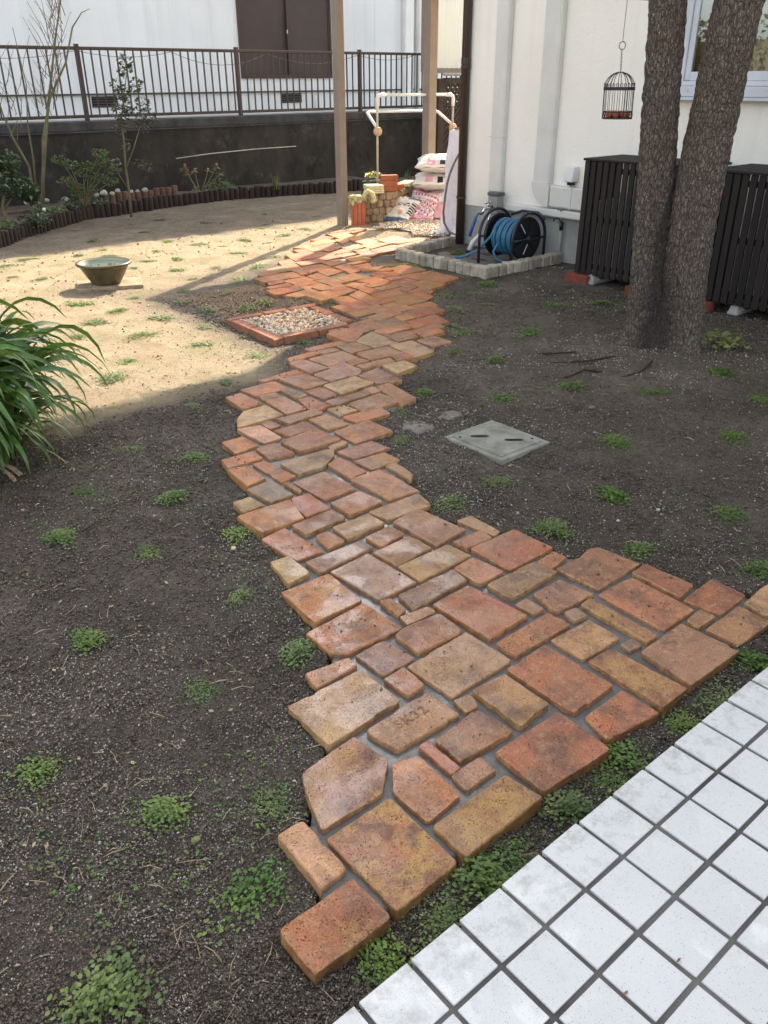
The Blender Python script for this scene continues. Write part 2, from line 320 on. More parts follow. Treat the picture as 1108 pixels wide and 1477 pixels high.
c = t.mix(t.ramp(t.noise(p, 3.0, 3), 0.46, 0.66, 0, 0.4), c, rgb(122, 96, 75))
c = t.mix(t.ramp(crack, 0.0, 0.75, 0.8, 0.0), c, rgb(30, 26, 23))
c = t.n('VectorMath', {0: c, 'Scale': t.ramp(n2, 0.3, 0.7, 0.65, 1.4)}, operation='SCALE').outputs[0]
lich = t.math('MULTIPLY', t.ramp(t.vor(p, 75.0), 0.10, 0.24, 1, 0), t.ramp(t.noise(p, 10.0, 4), 0.46, 0.58))
c = t.mix(t.math('MULTIPLY', lich, 0.9), c, rgb(200, 192, 176))
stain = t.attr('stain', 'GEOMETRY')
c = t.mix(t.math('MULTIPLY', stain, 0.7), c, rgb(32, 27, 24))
hh = t.math('ADD', t.math('MULTIPLY', crack, 1.0), t.math('ADD', t.math('MULTIPLY', n2, 0.3), t.math('MULTIPLY', n1, 0.5)))
t.bs(Base_Color=c, Roughness=0.8, Normal=t.bump(hh, 1.0, 0.016)); M['bark'] = t.m
# --- pebbles
t = NT('pebble_mix'); p = t.pos()
cr = t.n('ValToRGB', {0: t.n('TexVoronoi', {'Vector': p, 'Scale': 55.0}).outputs['Color']})
e = cr.color_ramp.elements; e[0].position = 0.1; e[0].color = rgb(196, 178, 150)+(1,); e[1].position = 0.9; e[1].color = rgb(120, 92, 70)+(1,)
for ps, cc in ((0.3, rgb(226, 214, 194)), (0.5, rgb(176, 132, 96)), (0.65, rgb(214, 190, 150)), (0.8, rgb(110, 104, 104))):
    el = e.new(ps); el.color = cc+(1,)
t.bs(Base_Color=cr.outputs[0], Roughness=0.6); M['pebble'] = t.m

# ------------------------------------------------------------------ mesh helpers
ORG = {}   # world origin of each created root (roots are never rotated)
def org(o):
    v = Vector((0, 0, 0))
    while o is not None: v = v + ORG.get(o.name, Vector((0, 0, 0))); o = o.parent
    return v
def tag(o, label=None, cat=None, group=None, kind=None):
    if label: o['label'] = label
    if cat: o['category'] = cat
    if group: o['group'] = group
    if kind: o['kind'] = kind
    return o
def empty(name, loc, label=None, cat=None, group=None, kind=None):
    o = bpy.data.objects.new(name, None); COL.objects.link(o); o.location = loc; o.empty_display_size = 0.05
    ORG[o.name] = Vector(loc); return tag(o, label, cat, group, kind)
def link(name, me, parent=None, loc=(0, 0, 0)):
    o = bpy.data.objects.new(name, me); COL.objects.link(o); o.location = loc; ORG[o.name] = Vector(loc)
    if parent is not None: o.parent = parent
    return o
def tri_mesh(name, V, F, mat, smooth=False):
    V = np.asarray(V, np.float32); F = np.asarray(F, np.int32); k = F.shape[1]
    me = bpy.data.meshes.new(name); me.vertices.add(len(V)); me.vertices.foreach_set('co', V.ravel())
    me.loops.add(F.size); me.loops.foreach_set('vertex_index', F.ravel())
    me.polygons.add(len(F)); me.polygons.foreach_set('loop_start', np.arange(len(F), dtype=np.int32)*k)
    me.update(calc_edges=True); me.validate()
    if smooth: me.polygons.foreach_set('use_smooth', np.ones(len(F), bool))
    me.materials.append(mat); return me
class MB:
    def __init__(s): s.v = []; s.f = []; s.m = []; s.sm = []; s.cur = 0; s.smooth = False
    def add(s, vs, fs):
        b = len(s.v); s.v += [tuple(v) for v in vs]
        for f in fs: s.f.append([b+i for i in f]); s.m.append(s.cur); s.sm.append(s.smooth)
        return s
    def box(s, x0, y0, z0, x1, y1, z1, bev=0.0):
        c = Vector(((x0+x1)/2, (y0+y1)/2, (z0+z1)/2)); return s.obox(c, (1, 0, 0), (0, 1, 0), (0, 0, 1), (abs(x1-x0)/2, abs(y1-y0)/2, abs(z1-z0)/2), bev)
    def obox(s, c, ax, ay, az, h, bev=0.0, jit=0.0):
        c = Vector(c); ax, ay, az = Vector(ax).normalized(), Vector(ay).normalized(), Vector(az).normalized()
        if ax.cross(ay).dot(az) < 0: ax = -ax
        hx, hy, hz = h
        if bev <= 0:
            vs = [c+ax*(sx*hx)+ay*(sy*hy)+az*(sz*hz) for sz in (-1, 1) for sy in (-1, 1) for sx in (-1, 1)]
            if jit: vs = [v+Vector([random.uniform(-jit, jit) for _ in range(3)]) for v in vs]
            return s.add(vs, [(0, 2, 3, 1), (4, 5, 7, 6), (0, 1, 5, 4), (2, 6, 7, 3), (0, 4, 6, 2), (1, 3, 7, 5)])
        b = min(bev, hx*.9, hy*.9, hz*.9); vs = []; idx = {}
        for sx in (-1, 1):
            for sy in (-1, 1):
                for sz in (-1, 1):
                    j = Vector([random.uniform(-jit, jit) for _ in range(3)]) if jit else Vector((0, 0, 0))
                    for k, d in enumerate(((0, b, b), (b, 0, b), (b, b, 0))):
                        idx[sx, sy, sz, k] = len(vs)
                        vs.append(c+ax*(sx*(hx-d[0]))+ay*(sy*(hy-d[1]))+az*(sz*(hz-d[2]))+j)
        I = lambda *k: idx[k]; fs = []
        for q in (-1, 1):
            o4 = [(-1, -1), (1, -1), (1, 1), (-1, 1)]
            for k, mk in ((0, lambda a, b_: (q, a, b_)), (1, lambda a, b_: (b_, q, a)), (2, lambda a, b_: (a, b_, q))):
                f = [I(*mk(a, b_), k) for a, b_ in o4]; fs.append(f if q > 0 else f[::-1])
        def fix(f):
            n = (vs[f[1]]-vs[f[0]]).cross(vs[f[2]]-vs[f[0]]); m = sum((vs[i] for i in f), Vector((0, 0, 0)))/len(f)-c
            return f if n.dot(m) > 0 else f[::-1]
        for p in (-1, 1):
            for q in (-1, 1):
                fs.append(fix([I(p, q, -1, 0), I(p, q, 1, 0), I(p, q, 1, 1), I(p, q, -1, 1)]))
                fs.append(fix([I(p, -1, q, 0), I(p, 1, q, 0), I(p, 1, q, 2), I(p, -1, q, 2)]))
                fs.append(fix([I(-1, p, q, 1), I(1, p, q, 1), I(1, p, q, 2), I(-1, p, q, 2)]))
                for r in (-1, 1): fs.append(fix([I(p, q, r, 0), I(p, q, r, 1), I(p, q, r, 2)]))
        return s.add(vs, fs)
    def bar(s, a, b, w, h, up=(0, 0, 1), bev=0.0):
        a, b = Vector(a), Vector(b); d = (b-a); L = d.length; d.normalize(); u = Vector(up)
        sx = d.cross(u)
        if sx.length < 1e-4: sx = Vector((1, 0, 0))
        sx.normalize(); u = sx.cross(d)
        return s.obox((a+b)/2, d, sx, u, (L/2, w/2, h/2), bev)
    def tube(s, pts, rad, n=8, caps=True):
        pts = [Vector(p) for p in pts]; rs = rad if isinstance(rad, (list, tuple)) else [rad]*len(pts)
        vs = []; prev = None
        for i, p in enumerate(pts):
            d = (pts[min(i+1, len(pts)-1)]-pts[max(i-1, 0)]).normalized()
            if prev is None:
                a = d.orthogonal().normalized()
            else:
                a = (prev-d*prev.dot(d))
                a = a.normalized() if a.length > 1e-5 else d.orthogonal().normalized()
            prev = a; b = d.cross(a)
            for k in range(n):
                t_ = 2*math.pi*k/n; vs.append(p+(a*math.cos(t_)+b*math.sin(t_))*rs[i])
        fs = []
        for i in range(len(pts)-1):
            for k in range(n): fs.append((i*n+k, i*n+(k+1) % n, (i+1)*n+(k+1) % n, (i+1)*n+k))
        if caps: fs.append(tuple(range(n))[::-1]); fs.append(tuple((len(pts)-1)*n+k for k in range(n)))
        return s.add(vs, fs)
    def lathe(s, prof, c=(0, 0, 0), n=32, ax=(0, 0, 1)):
        c = Vector(c); az = Vector(ax).normalized(); a = az.orthogonal().normalized(); b = az.cross(a)
        vs = []; 
        for r, z in prof:
            for k in range(n):
                t_ = 2*math.pi*k/n; vs.append(c+az*z+(a*math.cos(t_)+b*math.sin(t_))*r)
        fs = [(i*n+k, i*n+(k+1) % n, (i+1)*n+(k+1) % n, (i+1)*n+k) for i in range(len(prof)-1) for k in range(n)]
        return s.add(vs, fs)
    def ball(s, c, r, n=10, sc=(1, 1, 1), nz=0.0):
        c = Vector(c); vs = []; m = n//2+1
        for i in range(m+1):
            ph = math.pi*i/m
            for k in range(n):
                t_ = 2*math.pi*k/n; q = r*(1+random.uniform(-nz, nz))
                vs.append(c+Vector((q*math.sin(ph)*math.cos(t_)*sc[0], q*math.sin(ph)*math.sin(t_)*sc[1], -q*math.cos(ph)*sc[2])))
        fs = [(i*n+k, i*n+(k+1) % n, (i+1)*n+(k+1) % n, (i+1)*n+k) for i in range(m) for k in range(n)]
        return s.add(vs, fs)
    def build(s, name, mat, parent=None, loc=None, smooth=None):
        base = Vector(loc) if loc is not None else (Vector((0, 0, 0)))
        o0 = org(parent)+base if parent is not None else base
        me = bpy.data.meshes.new(name)
        me.from_pydata([tuple(Vector(v)-o0) for v in s.v], [], s.f)
        mats = mat if isinstance(mat, (list, tuple)) else [mat]
        for m_ in mats: me.materials.append(m_)
        if len(mats) > 1: me.polygons.foreach_set('material_index', s.m)
        sm = s.sm if smooth is None else [smooth]*len(s.f)
        me.polygons.foreach_set('use_smooth', sm); me.update()
        return link(name, me, parent, base)
def copy_tree(o, parent=None):
    c = o.copy(); COL.objects.link(c); ORG[c.name] = ORG.get(o.name, Vector((0, 0, 0))).copy()
    if parent is not None: c.parent = parent
    for ch in list(o.children): copy_tree(ch, c)
    return c
def _h(ix, iy, seed):
    n = (ix.astype(np.int64)*374761393+iy.astype(np.int64)*668265263+seed*1442695041) & 0xffffffff
    n = ((n ^ (n >> 13))*1274126177) & 0xffffffff
    return ((n ^ (n >> 16)) & 0xffff)/65535.0
def vnoise(x, y, seed=0):
    x = np.asarray(x, float); y = np.asarray(y, float); ix = np.floor(x); iy = np.floor(y); fx = x-ix; fy = y-iy
    fx = fx*fx*(3-2*fx); fy = fy*fy*(3-2*fy)
    a, b, c, d = _h(ix, iy, seed), _h(ix+1, iy, seed), _h(ix, iy+1, seed), _h(ix+1, iy+1, seed)
    return (a*(1-fx)+b*fx)*(1-fy)+(c*(1-fx)+d*fx)*fy
def fbm(x, y, sc, oct_=4, seed=0, gain=0.5):
    v = 0; a = 1; t_ = 0
    for i in range(oct_): v = v+a*vnoise(np.asarray(x)*sc, np.asarray(y)*sc, seed+i*17); t_ += a; a *= gain; sc *= 2.03
    return v/t_
def sstep(a, b, x):
    q = np.clip((x-a)/(b-a), 0, 1); return q*q*(3-2*q)
def in_poly(px, py, poly):
    c = np.zeros(np.shape(px), bool); n = len(poly); j = n-1
    for i in range(n):
        xi, yi = poly[i]; xj, yj = poly[j]
        if yi != yj: c ^= ((yi > py) != (yj > py)) & (px < (xj-xi)*(py-yi)/(yj-yi)+xi)
        j = i
    return c
# ================================================================== PAVING DATA (tops of the bricks, millimetres, scene X,Y)
STONES = """O 532,848 721,846 716,966 533,966
L 656,995 725,998 729,1171 662,1172
M 744,850 920,854 925,1087 741,1088
P 790,1244 749,1118 923,1114 1000,1185 987,1303 812,1286
O 948,1098 948,978 1061,986 1071,1145 1008,1167
M 946,848 1199,852 1185,954 946,956
R 1094,1047 1123,1051 1124,1169 1094,1169
P 1086,987 1184,988 1189,1042 1091,1042
Y 920,1323 1171,1332 1171,1506 922,1510
S 1046,1198 1259,1190 1254,1309 1024,1307
O 1159,1638 1188,1597 1403,1589 1397,1772 1156,1757
O 1214,1791 1401,1788 1417,1991 1230,1999
Y 1290,2104 1277,2031 1371,2039 1376,2176 1306,2183
W 1453,1755 1618,1759 1610,2014 1432,1999
G 1403,2016 1654,2032 1642,2098 1402,2101
B 1635,1883 1815,1893 1811,2008 1631,2004
T 1632,1756 1886,1762 1879,1875 1639,1875
P 1772,1607 1889,1608 1874,1742 1772,1731
W 1499,1640 1755,1653 1765,1732 1517,1734
R 1570,1369 1749,1377 1732,1620 1564,1616
G 1780,1476 2025,1482 2020,1578 1786,1582
B 1438,1644 1479,1657 1480,1736 1448,1744
T 1423,1585 1541,1583 1540,1619 1436,1632
B 1357,1459 1534,1451 1544,1564 1403,1580 1358,1567
W 1212,1450 1334,1454 1318,1576 1209,1572
P 1207,1336 1269,1339 1274,1433 1197,1429
T 1297,1254 1545,1261 1542,1444 1290,1432
T 1283,1186 1323,1182 1338,1225 1290,1237
S 1349,1048 1469,1059 1475,1221 1355,1229
O 1499,989 1673,996 1674,1238 1503,1235
R 1140,1064 1323,1050 1308,1173 1144,1154
R 1223,863 1459,845 1465,1016 1229,1023
O 1490,873 1679,844 1681,963 1511,962
M 1703,849 1819,849 1808,1097 1715,1103
P 1841,848 2089,843 2082,1029 1867,1025
T 1711,1122 1877,1118 1881,1232 1710,1243
R 1568,1263 1818,1261 1818,1343 1571,1338
T 1771,1370 1822,1369 1824,1445 1772,1442
P 1842,1330 2016,1321 1999,1447 1863,1447
G 1843,1261 1896,1256 1905,1304 1856,1310
B 1924,1049 1975,1047 1982,1304 1930,1302
O 2015,1053 2187,1051 2202,1296 2029,1305
B 2053,1325 2298,1335 2288,1496 2249,1514 2180,1497 2051,1499
R 2219,1120 2318,1134 2308,1315 2225,1311
R 2231,983 2400,988 2403,1112 2214,1101
B 2104,987 2201,986 2197,1034 2113,1028
P 2125,860 2308,855 2314,965 2125,965
L 2329,874 2504,899 2512,970 2341,959
G 1848,1058 1902,1050 1902,1087 1855,1090
R 1915,1604 2153,1609 2147,1788 1922,1794
O 2041,1519 2137,1534 2136,1585 2036,1577
R 1908,1804 2030,1797 2043,1861 1904,1866
T 2057,1806 2098,1819 2103,1975 2037,1982
B 1841,1894 2006,1911 1982,2150 1833,2129
B 1681,2019 1807,2036 1802,2117 1676,2106
T 1620,2146 1805,2147 1801,2243 1631,2247
B 1525,2133 1606,2139 1597,2238 1543,2241
B 1523,2272 1719,2284 1715,2370 1523,2361
O 1400,2390 1591,2388 1636,2551 1398,2560
O 1385,2142 1500,2136 1491,2375 1376,2358
R 1616,2475 1608,2391 1719,2388 1730,2553 1649,2555
Y 1440,2588 1540,2587 1529,2690 1454,2691
G 1568,2584 1677,2586 1675,2757 1557,2747
B 1709,2580 1726,2586 1727,2694 1706,2695
B 1753,2466 1909,2461 1906,2681 1745,2676
R 1744,2289 1916,2295 1905,2432 1752,2420
T 1838,2159 2053,2152 2084,2262 1821,2261
P 1953,2294 2101,2279 2111,2541 1948,2546
K 1808,2733 1937,2724 2045,2794 2088,2857 1814,2886
B 1959,2554 2049,2565 2049,2756 1965,2729
T 2147,2382 2186,2412 2219,2560 2157,2556
B 2088,2568 2246,2563 2245,2673 2081,2686
P 2100,2704 2295,2699 2289,2812 2083,2821
T 2077,2842 2186,2867 2174,2899 2081,2884
R 1712,2721 1792,2733 1775,2953 1719,2960
O 1577,2779 1676,2797 1689,2959 1605,2983
O 1612,2992 1786,2990 1798,3078 1636,3088
R 1806,2957 1926,2937 1916,3092 1819,3089
O 1721,3113 1849,3125 1845,3259 1738,3262
L 1888,3128 1988,3132 1996,3332 1879,3359
D 1955,2932 2184,2920 2173,3110 1952,3086
D 2024,3119 2180,3113 2189,3221 2010,3223
O 2215,2850 2447,2847 2452,3042 2229,3035
T 2215,3069 2335,3058 2328,3232 2225,3233
O 2377,3054 2588,3032 2611,3139 2375,3152
B 2117,3255 2334,3266 2317,3331 2100,3341
R 2004,3261 2069,3264 2059,3357 2013,3349
Y 1895,3377 2160,3377 2169,3552 2033,3552 1944,3466
P 2184,3376 2305,3377 2315,3608 2211,3617
O 2055,3589 2174,3595 2172,3806 2079,3802
O 2214,3712 2410,3702 2421,3859 2203,3852
B 2207,3631 2310,3634 2324,3690 2226,3713
G 2358,3533 2425,3535 2407,3693 2363,3713
R 2299,3306 2422,3328 2410,3509 2350,3507
D 2465,3440 2562,3439 2564,3598 2461,3600
Y 2584,3431 2832,3455 2816,3610 2588,3606
B 2447,3322 2695,3323 2711,3383 2443,3394
B 2708,3323 2777,3326 2780,3410 2721,3415
B 2502,3125 2741,3136 2744,3298 2514,3279
O 2714,3080 2837,3106 2890,3392 2801,3392
T 2372,3179 2496,3187 2484,3290 2392,3302
D 2482,3622 2635,3637 2629,3855 2464,3865
O 2374,3882 2634,3876 2636,3946 2366,3919
K 2668,3627 2791,3644 2789,3813 2655,3794
P 2660,3834 2787,3842 2770,4069 2670,4058
D 2853,3559 2848,3435 2980,3387 3023,3657 2857,3619
P 2805,3645 2861,3634 2925,3689 2932,3872 2807,3858
P 2826,3875 3052,3887 3059,4050 2815,4058
D 2939,3790 3070,3801 3048,3877 2960,3876
B 2949,3701 3177,3673 3195,3749 2947,3757
Y 3044,3501 3222,3531 3232,3646 3072,3661
O 2703,4099 2949,4123 2928,4179 2733,4165
B 3089,3799 3320,3763 3335,3939 3102,3953
R 3199,3668 3326,3671 3342,3745 3234,3765
D 3082,3985 3237,3985 3241,4146 3114,4171
B 2939,4095 3058,4081 3060,4147 2949,4160
O 2935,4203 3201,4198 3203,4252 2936,4270
T 3331,3659 3501,3680 3546,3937 3375,3943
T 3274,3985 3449,3973 3444,4042 3284,4045
K 3277,4066 3470,4071 3496,4282 3282,4188
P 3584,3780 3740,3769 3738,3932 3592,3925
R 3693,4069 3958,4056 3968,4139 3700,4125
O 3682,3957 3862,3962 3872,4038 3693,4036
O 3508,4177 3763,4175 3781,4259 3520,4282
B 3482,3982 3643,3991 3688,4127 3501,4147
K 3566,4313 3822,4307 3852,4468 3578,4476
R 3580,4496 3682,4497 3698,4556 3582,4552
R 3439,4320 3538,4329 3566,4535 3464,4523
P 3278,4459 3421,4473 3416,4556 3323,4538
O 3220,4211 3247,4179 3414,4292 3438,4442 3235,4427
R 3891,4172 4082,4152 4133,4340 3860,4332
O 3781,4168 3881,4167 3843,4249 3798,4275
R 3980,4375 4249,4369 4285,4529 4007,4532
T 3855,4369 3960,4382 3987,4492 3875,4471
P 3714,4492 3977,4524 3990,4635 3726,4602
P 4159,4573 4357,4554 4385,4651 4184,4654
T 4005,4568 4134,4569 4169,4814 4036,4809
P 3848,4632 3987,4648 3997,4833 3885,4813
T 3683,4681 3831,4686 3853,4806 3699,4817
O 3707,4854 3944,4838 3984,5029 3718,5011
O 3978,4854 4172,4849 4192,4945 3996,4949
T 4183,4706 4371,4701 4407,4982 4221,4953
O 3831,5052 3978,5056 4008,5218 3900,5252
T 4003,4991 4109,4985 4183,5278 4039,5214
O 4136,4984 4404,4996 4440,5142 4197,5132
P 4415,4739 4522,4778 4549,5034 4459,5030
P 4581,4875 4637,4909 4646,5051 4580,5043
R 4213,5187 4309,5180 4341,5443 4268,5439
P 4459,5048 4636,5103 4635,5185 4470,5158
L 5617,7490 5915,7623 5945,7791 5657,7700
O 5330,7410 5564,7477 5561,7635 5306,7514
L 5115,7204 5438,7257 5461,7426 5190,7357
L 4948,7163 5172,7215 5156,7332 4910,7257
R 5047,7075 5339,7145 5379,7228 5080,7205
L 4935,6954 5035,6959 5063,7166 4964,7156
L 5056,6883 5296,6951 5316,7110 5073,7037
O 4756,6865 4896,6903 4927,7115 4844,7152
O 4577,6820 4715,6819 4742,6955 4620,6973
O 4758,6693 5020,6722 4967,6897 4771,6874
R 4515,6646 4722,6645 4770,6792 4552,6796
O 4330,6607 4501,6645 4523,6775 4386,6746
R 4728,6521 4954,6539 4953,6663 4717,6616
B 4206,6109 4251,6115 4368,6390 4442,6589 4287,6552
B 4448,6453 4699,6469 4710,6577 4476,6603
O 4302,6138 4594,6250 4596,6390 4371,6387
T 4378,5958 4575,6029 4583,6217 4409,6146
B 4649,6275 4840,6313 4838,6431 4666,6435
O 4605,6014 4638,6020 4774,6164 4792,6248 4645,6205
K 4095,6321 4230,6333 4252,6540 4071,6475
R 3896,6273 4077,6297 4041,6432 3901,6340
P 4075,6088 4188,6087 4215,6277 4093,6283
B 3796,6069 3843,6080 4038,6083 4050,6253 3807,6233
B 3785,5976 3927,5995 3944,6048 3812,6045
R 3706,5847 3895,5844 3910,5922 3712,5906
R 3608,5626 3873,5652 3919,5788 3632,5783
O 3959,5874 4172,5885 4168,6039 3940,6009
B 4197,5873 4317,5864 4345,6077 4218,6033
T 4169,5663 4323,5646 4339,5833 4164,5839
O 3931,5747 4110,5756 4101,5857 3934,5835
Y 3905,5624 3956,5642 3971,5717 3910,5707
L 3988,5503 4098,5517 4108,5722 3978,5696
T 3708,5470 3920,5482 3925,5611 3669,5564
Y 3772,5237 3977,5270 3993,5455 3779,5444
T 4123,5505 4205,5521 4235,5611 4166,5656
Y 4336,5645 4545,5663 4592,5859 4372,5816
R 3985,5272 4166,5337 4197,5494 4038,5473
O 5050,6710 5220,6722 5222,6852 5049,6803
P 4977,6533 5175,6584 5158,6656 4984,6636
L 5238,6758 5475,6830 5531,6997 5282,6926
L 5429,7120 5568,7206 5644,7347 5496,7327
L 5584,7375 5806,7416 5840,7563 5606,7526
L 5939,7601 6214,7711 6188,7860 6010,7798
Y 5600,7169 5759,7218 5836,7434 5680,7373
L 5582,6944 5789,6984 5809,7157 5591,7120
L 5465,6703 5744,6784 5728,6941 5490,6893
L 5788,6800 6121,6895 6143,7115 5839,7022
T 5866,6731 6295,6782 6237,6860 5836,6821
L 5255,6634 5389,6645 5446,6728 5270,6715
R 5345,6448 5801,6503 5849,6651 5724,6709 5390,6608
R 5165,6366 5313,6427 5349,6593 5201,6596
O 5810,6510 5954,6519 5984,6674 5856,6684
O 6015,6614 6242,6662 6237,6733 5985,6704
R 5947,6387 6241,6461 6246,6601 6028,6610
Y 4911,6294 5104,6273 5142,6462 4954,6439
T 4837,6170 4996,6207 4957,6261 4777,6211
O 4562,5880 4883,5995 4945,6112 4734,6114 4611,5997
P 4810,5833 4959,5915 4829,5970 4719,5902
O 4952,5708 5149,5729 5157,5832 4936,5798
O 4823,5764 4905,5738 4945,5838 4820,5813
T 4866,5528 5148,5552 5150,5686 4899,5685
R 4668,5565 4859,5550 4871,5669 4785,5774 4684,5733
T 5020,5282 5133,5253 5175,5487 5057,5488
O 4834,5285 4992,5268 5030,5500 4841,5511
O 4648,5422 4791,5419 4801,5507 4664,5504
P 4901,5070 5148,5131 5158,5276 4898,5244
O 4592,5266 4795,5282 4800,5400 4587,5362
O 4440,5451 4632,5426 4631,5630 4433,5602
T 4679,4967 4857,4997 4862,5239 4682,5227
O 4344,5334 4557,5338 4568,5394 4357,5413
T 4343,5191 4558,5211 4556,5302 4349,5272
L 4251,5416 4402,5474 4340,5569 4249,5532
P 4579,5202 4648,5206 4682,5268 4600,5274
L 1033,1529 1180,1534 1181,1576 1042,1599
"""
PAL = dict(O=(206, 130, 84), R=(184, 108, 78), P=(198, 144, 112), T=(202, 158, 116), Y=(214, 176, 120), G=(158, 130, 112), B=(180, 126, 92),
           L=(224, 172, 132), M=(190, 128, 84), D=(164, 108, 84), W=(178, 144, 124), K=(172, 146, 114), S=(204, 152, 116))
stones = []
for ln in STONES.strip().splitlines():
    q = ln.split(); pts = np.array([[float(a)/1000 for a in p.split(',')] for p in q[1:]])
    c = pts.mean(0); d = np.hypot(*c)
    e = 0.0035 + 0.0115*sstep(3.5, 6.5, d)                 # far joints are tight
    n = len(pts); out = []
    for i in range(n):                                    # offset the outline outwards by e
        p0, p1, p2 = pts[i-1], pts[i], pts[(i+1) % n]
        d1 = (p1-p0)/max(1e-6, np.hypot(*(p1-p0))); d2 = (p2-p1)/max(1e-6, np.hypot(*(p2-p1)))
        n1 = np.array([d1[1], -d1[0]]); n2 = np.array([d2[1], -d2[0]]); b = n1+n2; b /= max(0.5, np.hypot(*b))
        out.append(p1+b*e/max(0.5, b@n1))
    stones.append((q[0], np.array(out), c, d))

# path footprint raster: the mortar bed is the closing of the brick outlines
GX0, GY0, CS = 0.2, 0.6, 0.0125
NX, NY = int(6.6/CS), int(7.6/CS)
gx, gy = np.meshgrid(GX0+(np.arange(NX)+.5)*CS, GY0+(np.arange(NY)+.5)*CS)
mask = np.zeros((NY, NX), bool)
for _, pts, c, d in stones:
    i0 = max(0, int((pts[:, 0].min()-GX0)/CS)-1); i1 = int((pts[:, 0].max()-GX0)/CS)+2
    j0 = max(0, int((pts[:, 1].min()-GY0)/CS)-1); j1 = int((pts[:, 1].max()-GY0)/CS)+2
    mask[j0:j1, i0:i1] |= in_poly(gx[j0:j1, i0:i1], gy[j0:j1, i0:i1], pts)
def dil(m, k):
    for i in range(k):
        a = m.copy(); a[1:] |= m[:-1]; a[:-1] |= m[1:]; a[:, 1:] |= m[:, :-1]; a[:, :-1] |= m[:, 1:]
        if i % 2: a[1:, 1:] |= m[:-1, :-1]; a[:-1, :-1] |= m[1:, 1:]; a[1:, :-1] |= m[:-1, 1:]; a[:-1, 1:] |= m[1:, :-1]
        m = a
    return m
bed = ~dil(~dil(mask, 6), 7)
near_path = dil(mask, 12)
skirts = [dil(mask, k) for k in (3, 5, 7, 9, 12, 15)]
def maskat(m, x, y):
    i = np.clip(((x-GX0)/CS).astype(int), 0, NX-1); j = np.clip(((y-GY0)/CS).astype(int), 0, NY-1)
    ok = (x > GX0) & (x < GX0+NX*CS) & (y > GY0) & (y < GY0+NY*CS)
    return m[j, i] & ok

# ================================================================== SETTING: ground, neighbour yard, beds
def dry_and_lit(x, y):  # sand against humus, with shade edges painted into the tone
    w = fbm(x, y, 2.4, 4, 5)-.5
    d = sstep(2.2, 2.8, y-0.62*x+0.35*w)*sstep(3.98, 4.28, y+0.05*x+0.4*w)  # falls along the eave's shadow edge, painting shade into the soil
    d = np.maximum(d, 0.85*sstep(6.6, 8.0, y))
    damp_shade = sstep(2.5, 2.95, x+0.4*w)*(1-sstep(6.1, 6.8, y-.25*(x-3)+0.4*w))          # terrace roof's shade put into the tone, with damp from hosing
    d = d*(1-0.86*damp_shade)
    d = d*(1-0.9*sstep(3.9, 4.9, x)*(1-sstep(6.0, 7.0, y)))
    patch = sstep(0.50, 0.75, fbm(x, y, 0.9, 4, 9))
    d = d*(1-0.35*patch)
    d = d*(1-0.76*sstep(8.5, 9.1, y+0.4*w))  # rear shade strip darkened in the soil colour
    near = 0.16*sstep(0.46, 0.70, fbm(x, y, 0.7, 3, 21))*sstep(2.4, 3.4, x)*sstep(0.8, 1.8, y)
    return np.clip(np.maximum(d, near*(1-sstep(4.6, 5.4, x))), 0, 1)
def ground_z(x, y):
    r = np.hypot(x, y)
    z = 0.026*(fbm(x, y, 1.3, 3, 3)-.5)+0.032*(fbm(x, y, 7.0, 3, 4)-.5)
    k = 1-0.6*sstep(2.5, 6, r)
    z = z+k*(0.010*(fbm(x, y, 24.0, 3, 6)-.5)+0.013*(fbm(x, y, 80.0, 3, 8)-.5))
    cl = vnoise(x*14+3, y*14, 31); z = z+k*0.011*sstep(0.84, 0.98, cl)
    z = z+0.015*np.exp(-((x-4.75)**2+(y-2.85)**2)/0.25)*2.4            # soil heaped around the tree
    z = z+.013*sum(maskat(m, x, y).astype(float) for m in skirts)/len(skirts)      # soil banked up against the bricks
    inside = maskat(bed, x, y); z = np.where(inside, np.minimum(z-0.03, -0.012), z)
    return z
rr = np.exp(np.linspace(math.log(0.3), math.log(19.0), 640)); aa = np.radians(np.linspace(-12, 112, 560))
RR, AA = np.meshgrid(rr, aa, indexing='ij'); X = RR*np.cos(AA); Y = RR*np.sin(AA)
X = X+0.3*RR*0.01*(vnoise(X*9, Y*9, 1)-.5); Z = ground_z(X, Y); Z = np.where(RR > 17, np.minimum(Z, -0.03), Z); Z[:, 0] = -0.04; Z[:, -1] = -0.04
V = np.stack([X, Y, Z], -1).reshape(-1, 3); na = len(aa)
I, J = np.meshgrid(np.arange(len(rr)-1), np.arange(na-1), indexing='ij'); b0 = (I*na+J).ravel()
F = np.stack([b0, b0+na, b0+na+1, b0+1], -1)
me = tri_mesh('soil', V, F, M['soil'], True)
at = me.attributes.new('dry', 'FLOAT', 'POINT'); at.data.foreach_set('value', dry_and_lit(V[:, 0], V[:, 1]).astype(np.float32))
tag(link('soil', me), kind='structure')
far = MB(); n = 40
for i in range(n+1):
    for j in range(n+1): far.v.append((-160+320*i/n, -160+320*j/n, -0.05))
for i in range(n):
    for j in range(n): far.f.append([i*(n+1)+j, (i+1)*(n+1)+j, (i+1)*(n+1)+j+1, i*(n+1)+j+1]); far.m.append(0); far.sm.append(False)
o = far.build('ground', M['soil']); at = o.data.attributes.new('dry', 'FLOAT', 'POINT'); at.data.foreach_set('value', np.full(len(o.data.vertices), .6, np.float32)); tag(o, kind='structure')
tag(MB().box(-14, 12.25, -0.04, 34, 60, 1.0).build('neighbour_yard', M['concrete']), kind='structure')

